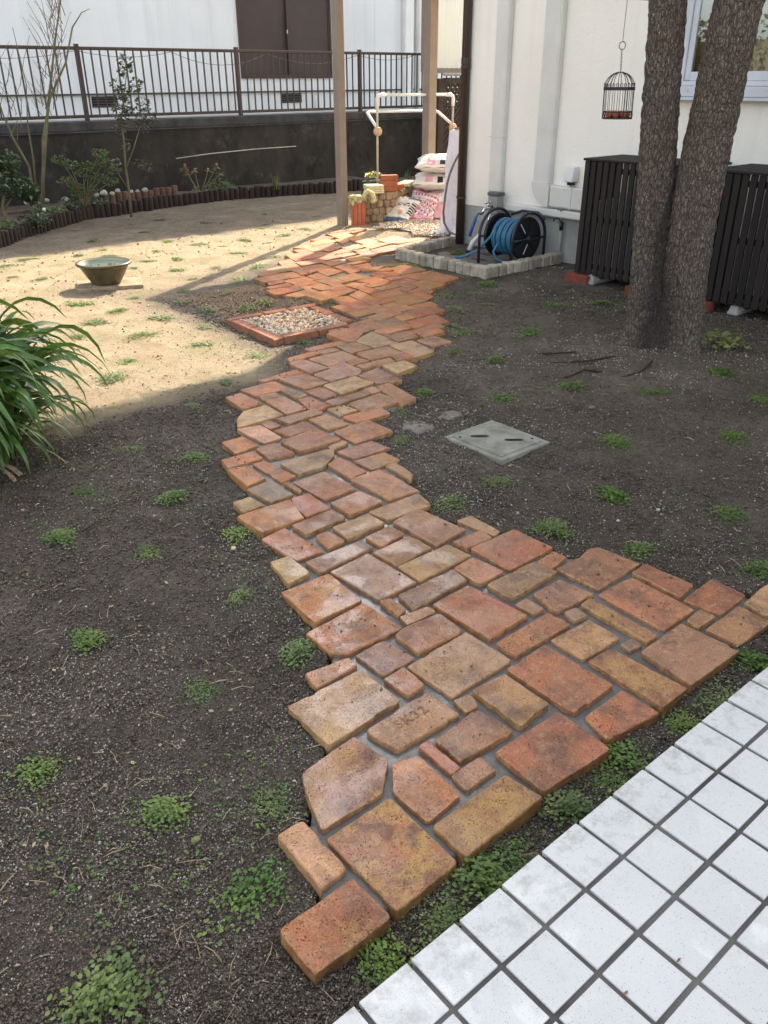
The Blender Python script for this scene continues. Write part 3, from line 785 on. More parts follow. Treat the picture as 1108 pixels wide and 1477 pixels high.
# loose grains: soil crumbs, white grit, stalks (nobody could count them)
def grains(name, N, size, mat, rmin, rmax, zf, flat=1.0, keep=None, amin=-10, amax=110):
    r = np.exp(rng.uniform(math.log(rmin), math.log(rmax), N*2)); a = np.radians(rng.uniform(amin, amax, N*2))
    # thin out so that density falls with distance squared only gently
    x, y = r*np.cos(a), r*np.sin(a)
    ok = ~maskat(bed, x, y) & ~maskat(mask, x, y) & ~((y < 0.672) & (x > -2)) & (x < 6.4)
    if keep is not None: ok &= keep(x, y)
    x, y = x[ok][:N], y[ok][:N]; n = len(x); rad = np.hypot(x, y)
    s = size*np.clip(rng.lognormal(0, 0.38, n), .4, 1.9)*(0.75+0.30*rad)
    z = ground_z(x, y)+s*zf
    T = np.array([[1, 1, 1], [1, -1, -1], [-1, 1, -1], [-1, -1, 1]], float)*0.62
    jit = T[None]+rng.uniform(-.35, .35, (n, 4, 3)); q = rng.uniform(0, 6.283, n)
    cq, sq = np.cos(q), np.sin(q)
    vx = (jit[..., 0]*cq[:, None]-jit[..., 1]*sq[:, None])*s[:, None]+x[:, None]
    vy = (jit[..., 0]*sq[:, None]+jit[..., 1]*cq[:, None])*s[:, None]+y[:, None]
    vz = jit[..., 2]*s[:, None]*flat+z[:, None]
    V = np.stack([vx, vy, vz], -1).reshape(-1, 3)
    F = (np.arange(n)[:, None, None]*4+np.array([[0, 2, 1], [0, 1, 3], [0, 3, 2], [1, 2, 3]])[None]).reshape(-1, 3)
    return tag(link(name, tri_mesh(name, V, F, mat)), kind='stuff')
grains('soil_crumbs', 150000, 0.0027, M['crumb'], 0.75, 7.0, 0.3, 0.8, lambda x, y: rng.random(len(x))*.35 > dry_and_lit(x, y))
grains('white_grit', 80000, 0.0018, M['grit'], 0.75, 8.0, 0.45, 0.7, lambda x, y: rng.random(len(x)) < (0.10+1.15*sstep(.36, .66, fbm(x, y, 1.1, 4, 44))*sstep(.25, .6, fbm(x, y, 4.5, 3, 45)))*(1-.85*dry_and_lit(x, y)))
_crust = [(.64, 2.27, .10), (.56, 2.16, .07), (.34, 1.84, .09), (.24, 1.72, .10), (.55, 2.55, .05), (1.05, 2.05, .06), (.45, 2.0, .16), (2.55, 2.95, .10), (2.35, 2.65, .12), (3.3, 2.35, .2), (.9, 3.2, .2), (1.9, 4.6, .25)]
grains('pale_grit', 16000, 0.0020, M['grit'], 0.75, 6.0, 0.5, 0.7, lambda x, y: rng.random(len(x)) < sum(np.exp(-((x-a)**2+(y-b)**2)/c**2) for a, b, c in _crust))
grains('sand_crumbs', 6000, 0.0026, M['sandcrumb'], 3.2, 11.0, 0.3, 0.7, lambda x, y: rng.random(len(x)) < dry_and_lit(x, y)*1.2)
# seedlings and leaf crumbs strewn between the tufts
def strewn(name, N, size, mat, thr, seed):
    r = np.exp(rng.uniform(math.log(.85), math.log(9.5), N*4)); a = np.radians(rng.uniform(2, 98, N*4)); x, y = r*np.cos(a), r*np.sin(a)
    ok = ~maskat(bed, x, y) & (y > .69) & (x < 6.2) & (fbm(x, y, 2.2, 3, seed) > thr); x, y = x[ok][:N], y[ok][:N]; n = len(x); z = ground_z(x, y)+.005
    L = size*rng.uniform(.5, 1.4, n)*(.8+.12*np.hypot(x, y)); q = rng.uniform(0, 6.283, n); d = np.stack([np.cos(q), np.sin(q), rng.uniform(-.1, .5, n)], -1)*L[:, None]; s_ = np.stack([-np.sin(q), np.cos(q), rng.uniform(-.3, .3, n)], -1)*(L*.32)[:, None]; c = np.stack([x, y, z], -1)
    V = np.stack([c-d*.5, c+s_+[0, 0, .001], c+d*.5, c-s_+[0, 0, .001]], 1).reshape(-1, 3); b = np.arange(n)[:, None, None]*4
    F = (b+np.array([[0, 1, 2], [0, 2, 3]])[None]).reshape(-1, 3); tag(link(name, tri_mesh(name, V, F, mat)), kind='stuff')
strewn('seedlings', 3400, .011, M['weed'], .53, 61); strewn('leaf_litter', 450, .013, M['straw'], .48, 62)
# dry stalks and root threads
def stalks(N, rmin, rmax):
    V, F = [], []
    while len(F) < N*2:
        r = math.exp(rng.uniform(math.log(rmin), math.log(rmax))); a = R(rng.uniform(2, 98)); x, y = r*math.cos(a), r*math.sin(a)
        if (y < 0.68) or maskat(near_path if rng.random() < .3 else mask, np.array([x]), np.array([y]))[0] or x > 6.3: continue
        L = rng.uniform(.006, .028)*(1+.12*r); t_ = rng.uniform(0, 6.283); w_ = .00055*(1+.35*r); z = float(ground_z(np.array([x]), np.array([y]))[0])+.004
        dx, dy = math.cos(t_), math.sin(t_); b = len(V); k = rng.uniform(-.5, .5)
        for s_ in (-1, 0, 1):
            ox = -dy*k*L*(1-s_*s_)*.5; oy = dx*k*L*(1-s_*s_)*.5
            for w2 in (-1, 1): V.append((x+dx*L*s_+ox-dy*w_*w2, y+dy*L*s_+oy+dx*w_*w2, z+.004*(1-abs(s_))+rng.uniform(0, .004)))
        F += [(b, b+2, b+3, b+1), (b+2, b+4, b+5, b+3)]
    tag(link('dry_stalks', tri_mesh('dry_stalks', V, F, M['straw'])), kind='stuff')
stalks(650, 0.9, 10)
# soil trodden onto the bricks
_n = 2600; _x = rng.uniform(.6, 3.6, _n*3); _y = rng.uniform(.9, 5.0, _n*3); _k = maskat(mask, _x, _y) & (fbm(_x, _y, 3.0, 3, 71) > .52); _x, _y = _x[_k][:_n], _y[_k][:_n]; _s = .0016*rng.lognormal(0, .5, len(_x))*(.7+.25*np.hypot(_x, _y))
_T = np.array([[1, 1, 1], [1, -1, -1], [-1, 1, -1], [-1, -1, 1]])*.6
_V = (_T[None]+rng.uniform(-.4, .4, (len(_x), 4, 3)))*_s[:, None, None]+np.stack([_x, _y, np.full(len(_x), .0395)], -1)[:, None]
tag(link('trodden_soil', tri_mesh('trodden_soil', _V.reshape(-1, 3), (np.arange(len(_x))[:, None, None]*4+np.array([[0, 2, 1], [0, 1, 3], [0, 3, 2], [1, 2, 3]])[None]).reshape(-1, 3), M['crumb'])), kind='stuff')

# ================================================================== PATH of reused bricks
path = empty('path', (0, 0, 0), kind='structure')
# mortar bed
jj, ii = np.nonzero(bed); vid = -np.ones((NY+1, NX+1), int)
for dj in (0, 1):
    for di in (0, 1): vid[jj+dj, ii+di] = 0
vj, vi = np.nonzero(vid == 0); vid[vj, vi] = np.arange(len(vj))
vx = GX0+vi*CS+(vnoise(vi*.7, vj*.7, 2)-.5)*.008; vy = GY0+vj*CS+(vnoise(vi*.7, vj*.7, 12)-.5)*.008
edge = np.zeros((NY+1, NX+1), bool); pad = np.pad(bed, 1)
full = pad[:-1, :-1] & pad[1:, :-1] & pad[:-1, 1:] & pad[1:, 1:]
vz = np.where(full[vj, vi], 0.0215+0.006*(fbm(vx, vy, 14, 3, 77)-.5)+0.005*(fbm(vx, vy, 60, 2, 78)-.5), -0.02)
F = np.stack([vid[jj, ii], vid[jj, ii+1], vid[jj+1, ii+1], vid[jj+1, ii]], -1)
link('mortar', tri_mesh('mortar', np.stack([vx, vy, vz], -1), F, M['mortar'], True), path)

def brick_mesh(pts, c, d, top):
    n = len(pts); per = []
    fine = d < 4.2
    for i in range(n):                                    # round the corners
        p0, p1, p2 = pts[i-1], pts[i], pts[(i+1) % n]
        l1, l2 = np.hypot(*(p1-p0)), np.hypot(*(p2-p1)); r = min(random.uniform(.004, .017), l1*.3, l2*.3)
        a, b = p1+(p0-p1)/l1*r, p1+(p2-p1)/l2*r
        for t_ in ((0, .33, .67, 1) if fine else (0, 1)): per.append(a*(1-t_)**2+p1*2*t_*(1-t_)+b*t_*t_)
    step = 0.012 if d < 3 else (0.02 if d < 5 else 0.05); q = []
    for i in range(len(per)):
        a, b = per[i], per[(i+1) % len(per)]; L = np.hypot(*(b-a)); m = max(1, int(L/step))
        for k in range(m): q.append(a+(b-a)*k/m)
    q = np.array(q); m = len(q); ctr = q.mean(0)
    tang = np.roll(q, -1, 0)-np.roll(q, 1, 0); tang /= np.maximum(np.hypot(tang[:, 0], tang[:, 1]), 1e-6)[:, None]
    nrm = np.stack([tang[:, 1], -tang[:, 0]], -1)
    w_ = (fbm(q[:, 0], q[:, 1], 34, 3, int(c[0]*977) % 91)-.5)*0.0045+(vnoise(q[:, 0]*190, q[:, 1]*190, 3)-.5)*.0012
    chip = sstep(.74, .90, vnoise(q[:, 0]*22, q[:, 1]*22, int(c[1]*700) % 97))*random.choice((0, 0, .002, .004, .006))
    q = q+nrm*(w_-chip)[:, None]
    tx, ty = random.uniform(-.012, .012), random.uniform(-.012, .012)
    bw_ = random.choice((.6, .8, 1.0, 1.2, 1.5))
    lev = [(0.0012, -.05), (0.0, top-.0045*bw_), (-.0007*bw_, top-.0019*bw_), (-.0020*bw_, top-.0005*bw_), (-.0038*bw_, top)]
    if not fine: lev = [(0.001, -.05), (0, top-.004), (-.003, top)]
    V = []
    for li, (off, z) in enumerate(lev):
        qq = q+nrm*off; zz = z+(qq-ctr)@np.array([tx, ty])*(1 if z > 0 else 0)
        if z > 0 and li < len(lev)-1: zz = zz+.0014*(vnoise(qq[:, 0]*80, qq[:, 1]*80, 5)-.6)
        V += [(a, b, h) for (a, b), h in zip(qq, zz)]
    K = len(lev); F = []; sm = []
    for l in range(K-1):
        for k in range(m): F.append((l*m+k, l*m+(k+1) % m, (l+1)*m+(k+1) % m, (l+1)*m+k)); sm.append(l > 0)
    F.append(tuple((K-1)*m+k for k in range(m))); sm.append(False)
    V = [(a-c[0], b-c[1], h) for a, b, h in V]
    me = bpy.data.meshes.new('brick'); me.from_pydata(V, [], F); me.update()
    me.polygons.foreach_set('use_smooth', sm); me.materials.append(M['brick'])
    wr = np.zeros((K, m), np.float32); wr[1:K-1] = 1.0; at = me.attributes.new('wear', 'FLOAT', 'POINT'); at.data.foreach_set('value', wr.ravel()); return me
brick_at = {}
for k, (code, pts, c, d) in enumerate(stones):
    top = 0.0375+random.uniform(-.0035, .0045)
    if d > 4.5: top += (k % 5)*.0007
    o = link('brick', brick_mesh(pts, c, d, top), path, (c[0], c[1], 0))
    col = np.array(PAL[code], float)*random.uniform(.93, 1.06)+np.array([random.uniform(-6, 6) for _ in range(3)])
    if d > 5.0: col = col*(1-sstep(5.0, 6.2, d)*np.array([.04, .20, .46]))   # warm sunlit cast put into the far bricks' colour
    o.color = rgb(*np.clip(col, 20, 250), .82)+(1,)
    wet = math.exp(-((c[0]-1.35)**2+(c[1]-1.85)**2)/0.28)*1.1+.7*math.exp(-((c[0]-1.05)**2+(c[1]-1.3)**2)/0.12)+.16+.26*random.random()
    if code == 'W': wet = 1.6
    if d > 5.5: wet = .3*random.random()
    o['wet'] = float(min(1.6, wet)); o['mott'] = 1.0 if code == 'M' else (random.random()**3*.7 if d < 3.2 else .15*random.random())
    brick_at[k] = o
def nearest_brick(x, y): return min(brick_at.values(), key=lambda o: (o.location.x-x)**2+(o.location.y-y)**2)
def stamp(txt, x, y, ang, size, mat, z=0.0388, sx=1.0, name='stamped_lettering'):
    b = nearest_brick(x, y)
    z = max(v.co.z for v in b.data.vertices)
    cu = bpy.data.curves.new(name, 'FONT'); cu.body = txt; cu.size = size; cu.align_x = 'CENTER'; cu.align_y = 'CENTER'; cu.extrude = .0003; cu.offset = size*.012
    cu.space_character = 1.25; cu.materials.append(mat)
    o = bpy.data.objects.new(name, cu); COL.objects.link(o); o.parent = b; o.location = (x-b.location.x, y-b.location.y, z-.0004); o.rotation_euler = (0, 0, ang); o.scale = (sx, 1, 1)
stamp('SK32', 1.150, 1.262, R(0.5), 0.044, M['text_clay'])
stamp('SK32', 1.905, 1.535, R(-1), 0.040, M['text_faint'])
stamp('TS', 2.885, 3.82, R(-96), 0.05, M['text_red']); stamp('CK', 2.865, 3.72, R(-96), 0.045, M['text_red'])

# ================================================================== TERRACE with white tiles
ter = empty('terrace', (0, 0, 0), kind='structure')
TZ = 0.186; PIT = 0.1177
MB().box(-2.5, -2.6, -.05, 6.47, 0.663, TZ-.0045).build('terrace_bed', M['grout'], ter)
tile_me = None; k = 0
ys = [0.669-0.1]+[0.5595-0.1075-PIT*i for i in range(0, 12)]
cells = []
for j, y0 in enumerate(ys):
    for i in range(-22, 24):
        x0 = 0.507+PIT*i; y1 = y0+.1075
        cells.append((np.hypot(x0, y0), x0, y0, j))
def tile_geo(): return MB().box(0, 0, -.012, .1078, .1075, 0, .0011)
tp = None
cells.sort()
for d, x0, y0, j in cells:
    if -0.2 < x0 < 2.9 and y0 > -0.4 and k < 290:
        if tp is None: tp = tile_geo().build('tile', M['tile'], ter); o = tp
        else: o = tp.copy(); COL.objects.link(o); ORG[o.name] = Vector((0, 0, 0))
        o.location = (x0+random.uniform(-.0006, .0006), y0+random.uniform(-.0006, .0006), TZ+random.uniform(-.001, .001)); o.rotation_euler = (random.uniform(-.006, .006), random.uniform(-.006, .006), random.uniform(-.009, .009)); k += 1
    else:
        if j == 0 or True: pass
rest = MB()
for d, x0, y0, j in cells:
    if not (-0.2 < x0 < 2.9 and y0 > -0.4): rest.box(x0, y0, TZ-.012, x0+.1078, y0+.1075, TZ)
tag(rest.build('tile', M['tile'], ter), kind='stuff')
# leaf litter on the tiles
for x, y, a, col, lb in ((0.98, 0.37, .4, 'text_clay', 'dark dry petal on the tiles, rightmost of the scattered bits'), (0.86, 0.395, 2.0, 'text_clay', 'dark dry petal on the tiles, between the two other bits'), (0.70, 0.33, .2, 'bud', 'tiny dark red petal on a white tile near the bottom edge')):
    tag(MB().ball((x, y, TZ+.0022), .004, 6, (1.6, .6, .5)).build('dry_petal', M[col]), lb, 'leaf litter')
# ================================================================== HOUSE on the right (stucco wall at X = 6.5)
WX = 6.5
house = empty('house', (WX, 6.45, 0), 'cream stucco house wall with pale cover ducts and a white sash window', 'house')
w = MB(); wy0, wy1, wz0, wz1 = 2.05, 4.10, 1.50, 2.75
w.box(WX, -7, .40, WX+.16, wy0, 5.3); w.box(WX, wy1, .40, WX+.16, 6.45, 5.3); w.box(WX, wy0, .40, WX+.16, wy1, wz0); w.box(WX, wy0, wz1, WX+.16, wy1, 5.3)
w.box(WX+.16, 6.29, .40, 12.5, 6.45, 5.3); w.box(WX+.16, -7, .40, 12.5, -6.84, 5.3); w.box(12.5, -7, .40, 12.66, 6.45, 5.3)
w.build('wall', M['stucco'], house)
MB().box(WX+.012, -7, -.1, 12.6, 6.43, .398).build('foundation', M['foundation'], house)
rf = MB(); rf.add([(5.85, -8, 5.3), (13.2, -8, 5.3), (13.2, 7.78, 5.3), (5.85, 7.78, 5.3), (9.5, -8, 7.0), (9.5, 7.78, 7.0)], [(0, 3, 2, 1), (0, 4, 5, 3), (1, 2, 5, 4), (0, 1, 4), (2, 3, 5)])
rf.build('roof', M['roof'], house)
def duct(y0, y1, z0, z1, name='duct_cover', d=.075):
    return MB().box(WX-d, y0, z0, WX+.005, y1, z1, .014).build(name, M['duct'], house, smooth=False)
duct(5.875, 6.03, .56, 5.2)                                     # first vertical cover
MB().box(WX-.080, 5.87, 1.055, WX+.003, 6.035, 1.065).build('duct_joint', M['duct'], house)
duct(5.27, 5.46, .675, 5.2)
e_ = MB()                                                        # swept elbow of the second cover
pr = []
for k in range(9):
    t_ = k/8*math.pi/2; pr.append((5.27-.015+0.0, 0))
ring = []
for k in range(10):
    t_ = k/9*math.pi/2; cyy, czz = 5.25, .70
    for rad in (.02, .21): ring.append((cyy+rad*math.cos(t_), czz-rad*math.sin(t_)))
vs = [(x, a, b) for x in (WX-.084, WX+.002) for a, b in ring]; n2 = len(ring); fs = []
for k in range(9):
    a = 2*k; fs += [(a, a+2, a+3, a+1), (n2+a, n2+a+1, n2+a+3, n2+a+2), (a+1, a+3, n2+a+3, n2+a+1), (a, n2+a, n2+a+2, a+2)]
fs += [(0, 1, n2+1, n2), (n2-2, 2*n2-2, 2*n2-1, n2-1)]
e_.add(vs, fs); e_.build('duct_elbow', M['duct'], house)
MB().box(WX-.075, 4.5, .49, WX+.005, 5.25, .68, .014).build('duct_cover', M['duct'], house)
MB().box(WX-.080, 4.99, .487, WX+.003, 5.0, .684).build('duct_joint', M['duct'], house)
MB().box(WX-.07, 4.35, .405, WX+.005, 5.86, .475, .012).build('duct_cover', M['duct'], house)
# window: frame, sashes, panes, sill
fr = MB(); F0 = WX-.035
fr.box(F0, wy1-.05, wz0+.001, WX+.10, wy1+.012, wz1); fr.box(F0, wy0-.012, wz0+.001, WX+.10, wy0+.05, wz1); fr.box(F0, wy0+.05, wz1-.05, WX+.10, wy1-.05, wz1); fr.box(F0, wy0+.05, wz0+.001, WX+.10, wy1-.05, wz0+.035)
win = fr.build('window', M['alu'], house)
MB().box(F0-.05, wy0-.03, wz0-.075, WX+.02, wy1+.03, wz0-.002, .006).build('sill', M['alu'], win)
MB().box(F0-.062, wy0-.04, wz0-.10, WX+.01, wy1+.04, wz0-.077, .004).build('drip_edge', M['alu'], win)
for s_, (ya, yb, xo) in enumerate(((3.08, wy1-.052, .0), (wy0+.052, 3.12, .035))):
    m_ = MB(); xa, xb = WX-.02+xo, WX+.012+xo; z0, z1 = wz0+.037, wz1-.052
    m_.box(xa, ya, z0, xb, ya+.045, z1, .003); m_.box(xa, yb-.045, z0, xb, yb, z1, .003); m_.box(xa, ya+.046, z1-.04, xb, yb-.046, z1); m_.box(xa, ya+.046, z0, xb, yb-.046, z0+.06)
    m_.build('sash', M['alu'], win)
    MB().box(xa+.012, ya+.044, z0+.058, xa+.018, yb-.044, z1-.038).build('pane', M['glass'], win)
for dy in (.03, .055, .14):
    MB().tube([(F0-.0515, wy1-.0-dy, wz0-.035), (F0-.047, wy1-dy, wz0-.035)], .004, 6).build('drain_hole', M['slot'], win)
cu = MB(); 
for k in range(40):
    y = 3.15+.92*k/39
    cu.v += [(WX+.20+.02*math.sin(k*1.7), y, 1.4), (WX+.20+.02*math.sin(k*1.7), y, 2.9)]
    if k: cu.f.append([2*k-2, 2*k, 2*k+1, 2*k-1]); cu.m.append(0); cu.sm.append(True)
cu.build('curtain', M['curtain'], house)
MB().box(WX+2.2, 1, .45, WX+2.3, 6, 4.0).build('room_wall', M['interior'], house)
# brown downpipe at the corner
dp = empty('downpipe', (6.46, 6.43, 0), 'dark brown round downpipe running down the house corner into the paving', 'downpipe')
MB().tube([(6.46, 6.43, -.05), (6.46, 6.43, 5.2)], .043, 16).build('pipe', M['pipe_brown'], dp, smooth=True)
for z in (.47, 1.66): 
    b = MB(); b.tube([(6.46, 6.43, z-.012), (6.46, 6.43, z+.012)], .049, 16); b.tube([(6.46, 6.43, z), (6.51, 6.40, z)], .006, 6); b.build('bracket', M['pipe_brown'], dp)
MB().tube([(6.46, 6.43, 1.68), (6.46, 6.43, 1.74)], .047, 16).build('pipe_socket', M['pipe_brown'], dp)
# outlet box, its wire, and the earth rod
ob = empty('outlet_box', (WX, 5.03, .77), 'small white weatherproof outlet box on the wall beside the slatted cover', 'outlet box')
MB().obox((WX-.045, 5.03, .79), (1, 0, 0), (0, 1, 0), (0.12, 0, 1), (.045, .05, .065), .008).build('housing', M['plastic_white'], ob)
MB().box(WX-.07, 5.00, .695, WX-.02, 5.06, .723, .005).build('plug', M['black'], ob)
MB().tube([(WX-.05, 5.03, .70), (WX-.06, 5.02, .64), (WX-.05, 4.98, .60), (WX-.06, 5.04, .52), (WX-.07, 5.10, .47), (WX-.06, 5.15, .50), (WX-.06, 5.12, .44), (WX-.05, 5.10, .40), (WX-.05, 5.13, .36)], .007, 6).build('cable', M['standpipe'], ob, smooth=True)
er = empty('conduit_pipe', (WX-.05, 5.09, 0), 'thin grey conduit pipe standing out of the soil against the foundation', 'pipe')
MB().tube([(WX-.05, 5.09, -.02), (WX-.05, 5.09, .30)], .016, 10).build('pipe', M['standpipe'], er, smooth=True)
b = MB().tube([(WX-.05, 5.09, .30), (WX-.05, 5.09, .37)], .019, 10); b.build('dark_tip', M['black'], er, smooth=True)
MB().tube([(WX-.05, 5.09, .36), (WX-.06, 5.12, .40), (WX-.06, 5.17, .395), (WX-.06, 5.18, .37)], .006, 6).build('wire_hook', M['black'], er, smooth=True)

# ================================================================== slatted air-conditioner covers and the units inside
def ac_cover(y1, y0, x0, label, rows):
    z0, z1, x1 = .075, .965, WX-.06
    r = empty('slatted_cover', (x0, (y0+y1)/2, 0), label, 'slatted cover', 'slatted covers hiding the outdoor units')
    me = None; n = int((y1-y0)/.058)
    for i in range(n):
        y = y1-.026-i*(y1-y0-.052)/(n-1)
        s_ = MB().box(x0, y-.0235, z0, x0+.02, y+.0235, z1-.002, .003)
        s_.build('slat', M['darkwood'], r, (0, 0, random.uniform(-.004, .004)))
    for i in range(8):
        for ye, sg in ((y1, 1), (y0, -1)):
            x = x0+.045+i*.058
            MB().box(x-.022, ye-(.02 if sg > 0 else 0), z0, x+.022, ye+(0 if sg > 0 else .02), z1-.002, .003).build('slat', M['darkwood'], r)
    for i in range(rows):
        x = x0+.03+i*(x1-x0-.06)/(rows-1)
        MB().box(x-.038, y0-.012, z1, x+.038, y1+.012, z1+.018, .003).build('top_board', M['darkwood'], r)
    fr_ = MB(); 
    for z in (.14, .52, .90): fr_.box(x0+.021, y0+.021, z-.02, x0+.045, y1-.021, z+.02)
    fr_.build('frame', M['darkwood'], r)
    return r
ac_cover(4.50, 3.52, 5.93, 'dark brown slatted cover left of the tree beside the outlet box', 6)
ac_cover(3.34, 1.95, 5.86, 'dark brown slatted cover right of the tree under the window', 6)
for (y, x, lab) in ((4.05, 6.22, 'white air conditioner unit glimpsed through the cover left of the tree'), (2.72, 6.18, 'white air conditioner unit glimpsed through the cover under the window')):
    u = empty('outdoor_unit', (x, y, 0), lab, 'air conditioner')
    MB().box(x-.15, y-.38, .06, x+.15, y+.38, .66, .012).build('casing', M['plastic_white'], u)
    for dy in (-.27, .27):
        MB().box(x-.31, y+dy-.04, .0, x+.18, y+dy+.04, .025, .006).build('foot', M['concrete'], u)
        f = MB(); f.add([(x-.30, y+dy-.035, .025), (x-.30, y+dy+.035, .025), (x-.28, y+dy+.025, .085), (x-.28, y+dy-.025, .085), (x-.2, y+dy-.05, .03), (x-.2, y+dy+.05, .03)], [(0, 1, 2, 3), (3, 2, 5, 4), (0, 3, 4), (1, 5, 2)]); f.build('foot_wedge', M['concrete'], u)
def brick_thing(x, y, z, h, mat, label, group=None, rot=0.0, name='brick_block'):
    c, s_ = math.cos(rot), math.sin(rot)
    o = MB().obox((x, y, z+h[2]), (c, s_, 0), (-s_, c, 0), (0, 0, 1), h, .005, .0015).build(name, M[mat], None, (x, y, z)); return tag(o, label, 'brick', group)
for (x, y, lab) in ((5.93, 4.44, 'brown red brick under the outer corner of the slatted cover beside the outlet box'), (5.90, 3.80, 'brown red brick under the slatted cover just left of the tree'), (5.86, 3.27, 'brown red brick under the slatted cover just right of the tree'), (5.82, 2.55, 'brown red brick under the slatted cover below the window')):
    brick_thing(x, y, -.005, (.055, .115, .036), 'footbrick', lab, 'bricks under the slatted covers')

# ================================================================== tap, hose reel and granite kerb
sp = empty('standpipe', (6.36, 5.86, 0), 'grey square water standpipe with a chrome tap beside the hose reel', 'standpipe')
MB().box(6.31, 5.79, -.02, 6.41, 5.91, .545, .006).build('pillar', M['standpipe'], sp)
MB().box(6.302, 5.782, .545, 6.418, 5.918, .575, .006).build('cap', M['standcap'], sp)
tpz = .44
tap = MB(); tap.smooth = True
tap.tube([(6.31, 5.84, tpz), (6.24, 5.84, tpz), (6.20, 5.845, tpz-.005), (6.17, 5.85, tpz-.05)], [.016, .018, .016, .013], 10); tap.tube([(6.24, 5.84, tpz), (6.24, 5.84, tpz+.05)], .012, 8); tap.tube([(6.205, 5.84, tpz+.05), (6.275, 5.84, tpz+.05)], .008, 8)
tap.ball((6.205, 5.84, tpz+.05), .013, 8); tap.ball((6.275, 5.84, tpz+.05), .013, 8); tap.lathe([(.02, 0), (.024, .006), (.02, .012)], (6.30, 5.84, tpz), 12, (1, 0, 0))
tp_ = tap.build('tap', M['chrome'], sp)
MB().tube([(6.24, 5.80, tpz-.03), (6.22, 5.80, tpz-.09), (6.20, 5.80, tpz-.14)], .011, 8).build('coupling', M['chrome'], sp, smooth=True)
rl = empty('hose_reel', (6.10, 5.38, 0), 'black hose reel wound with blue hose standing in the granite kerb', 'hose reel')
def disc(y, name):
    b = MB(); b.smooth = True
    b.lathe([(.012, -.012), (.05, -.014), (.178, -.008), (.193, -.012), (.197, 0), (.193, .012), (.178, .008), (.05, .014), (.012, .012)], (6.10, y, .245), 48, (0, 1, 0)); 
    return b.build(name, M['black'], rl)
d1 = disc(5.21, 'side_disc'); disc(5.55, 'side_disc')
for k in range(6):
    a = k*math.pi/3+.3; b = MB().bar((6.10+.05*math.cos(a), 5.192, .245+.05*math.sin(a)), (6.10+.18*math.cos(a), 5.196, .245+.18*math.sin(a)), .014, .006, (0, 1, 0)); b.build('rib', M['black'], d1)
for a0, a1 in ((.9, 1.25), (2.5, 2.52)):
    pass
b = MB().tube([(6.10, 5.17, .245), (6.10, 5.20, .245)], .03, 16); b.build('hub', M['navy'], d1, smooth=True)
MB().bar((6.06, 5.186, .30), (5.99, 5.186, .385), .008, .003, (0, 1, 0)).build('bright_slot', M['alu'], d1)
MB().bar((6.10, 5.186, .20), (6.05, 5.186, .115), .010, .003, (0, 1, 0)).build('bright_slot', M['alu'], d1)
dr = MB(); dr.smooth = True
for lay, (rad, nn) in enumerate(((.105, 9), (.128, 9), (.150, 8))):
    pts = []
    for k in range(nn*20+1):
        t_ = k/20; y = 5.255+.26*(t_/nn if lay % 2 == 0 else 1-t_/nn); a = 2*math.pi*t_
        pts.append((6.10+rad*math.cos(a), y+.006*math.sin(a*.5), .245+rad*math.sin(a)))
    dr.tube(pts, .0125, 7)
dr.build('wound_hose', M['hose'], rl)
MB().tube([(5.96, 5.42, .20), (5.93, 5.45, .12), (5.93, 5.42, .06), (5.97, 5.36, .03), (6.02, 5.28, .03)], .0125, 8).build('loose_hose_loop', M['hose'], rl, smooth=True)
MB().tube([(5.97, 5.46, .35), (5.94, 5.50, .25), (5.88, 5.60, .12), (5.80, 5.70, .055), (5.74, 5.76, .04)], .0125, 8).build('hose_tail', M['hose'], rl, smooth=True)
for y in (5.175, 5.585):
    pts = [(5.875, y, -.02), (5.875, y, .25)]+[(6.10-.225*math.cos(t_), y, .25+.225*math.sin(t_)) for t_ in [math.pi*k/16 for k in range(1, 16)]]+[(6.325, y, .25), (6.325, y, -.02)]
    MB().tube(pts, .014, 10).build('frame_hoop', M['navy'], rl, smooth=True)
    MB().tube([(5.875, y, .245), (6.325, y, .245)], .010, 8).build('axle_bar', M['navy'], rl, smooth=True)
MB().tube([(6.10, 5.16, .245), (6.10, 5.60, .245)], .014, 8).build('axle', M['navy'], rl, smooth=True)
MB().tube([(6.30, 5.175, .40), (6.36, 5.30, .44), (6.36, 5.50, .44), (6.30, 5.585, .40)], .012, 8).build('handle', M['navy'], rl, smooth=True)
MB().box(6.16, 5.168, .238, 6.24, 5.174, .252).build('badge', M['hose_dark'], d1)
nz = empty('hose_nozzle', (6.12, 5.83, .2), 'blue feeder hose with a white spray nozzle hanging from the tap', 'hose')
MB().tube([(6.17, 5.85, .39), (6.135, 5.86, .40), (6.11, 5.875, .36), (6.09, 5.89, .29), (6.075, 5.90, .20)], .012, 8).build('feeder_hose', M['hose'], nz, smooth=True)
MB().tube([(6.115, 5.875, .35), (6.09, 5.89, .27), (6.07, 5.905, .185)], .015, 8).build('blue_sleeve', M['hose_dark'], nz, smooth=True)
b = MB(); b.smooth = True; b.tube([(6.13, 5.80, .235), (6.105, 5.825, .19), (6.075, 5.86, .14), (6.055, 5.885, .06)], [.014, .018, .022, .028], 10); b.build('nozzle', M['plastic_white'], nz)
MB().tube([(6.055, 5.885, .06), (6.05, 5.89, .035)], .030, 12).build('nozzle_tip', M['black'], nz, smooth=True)
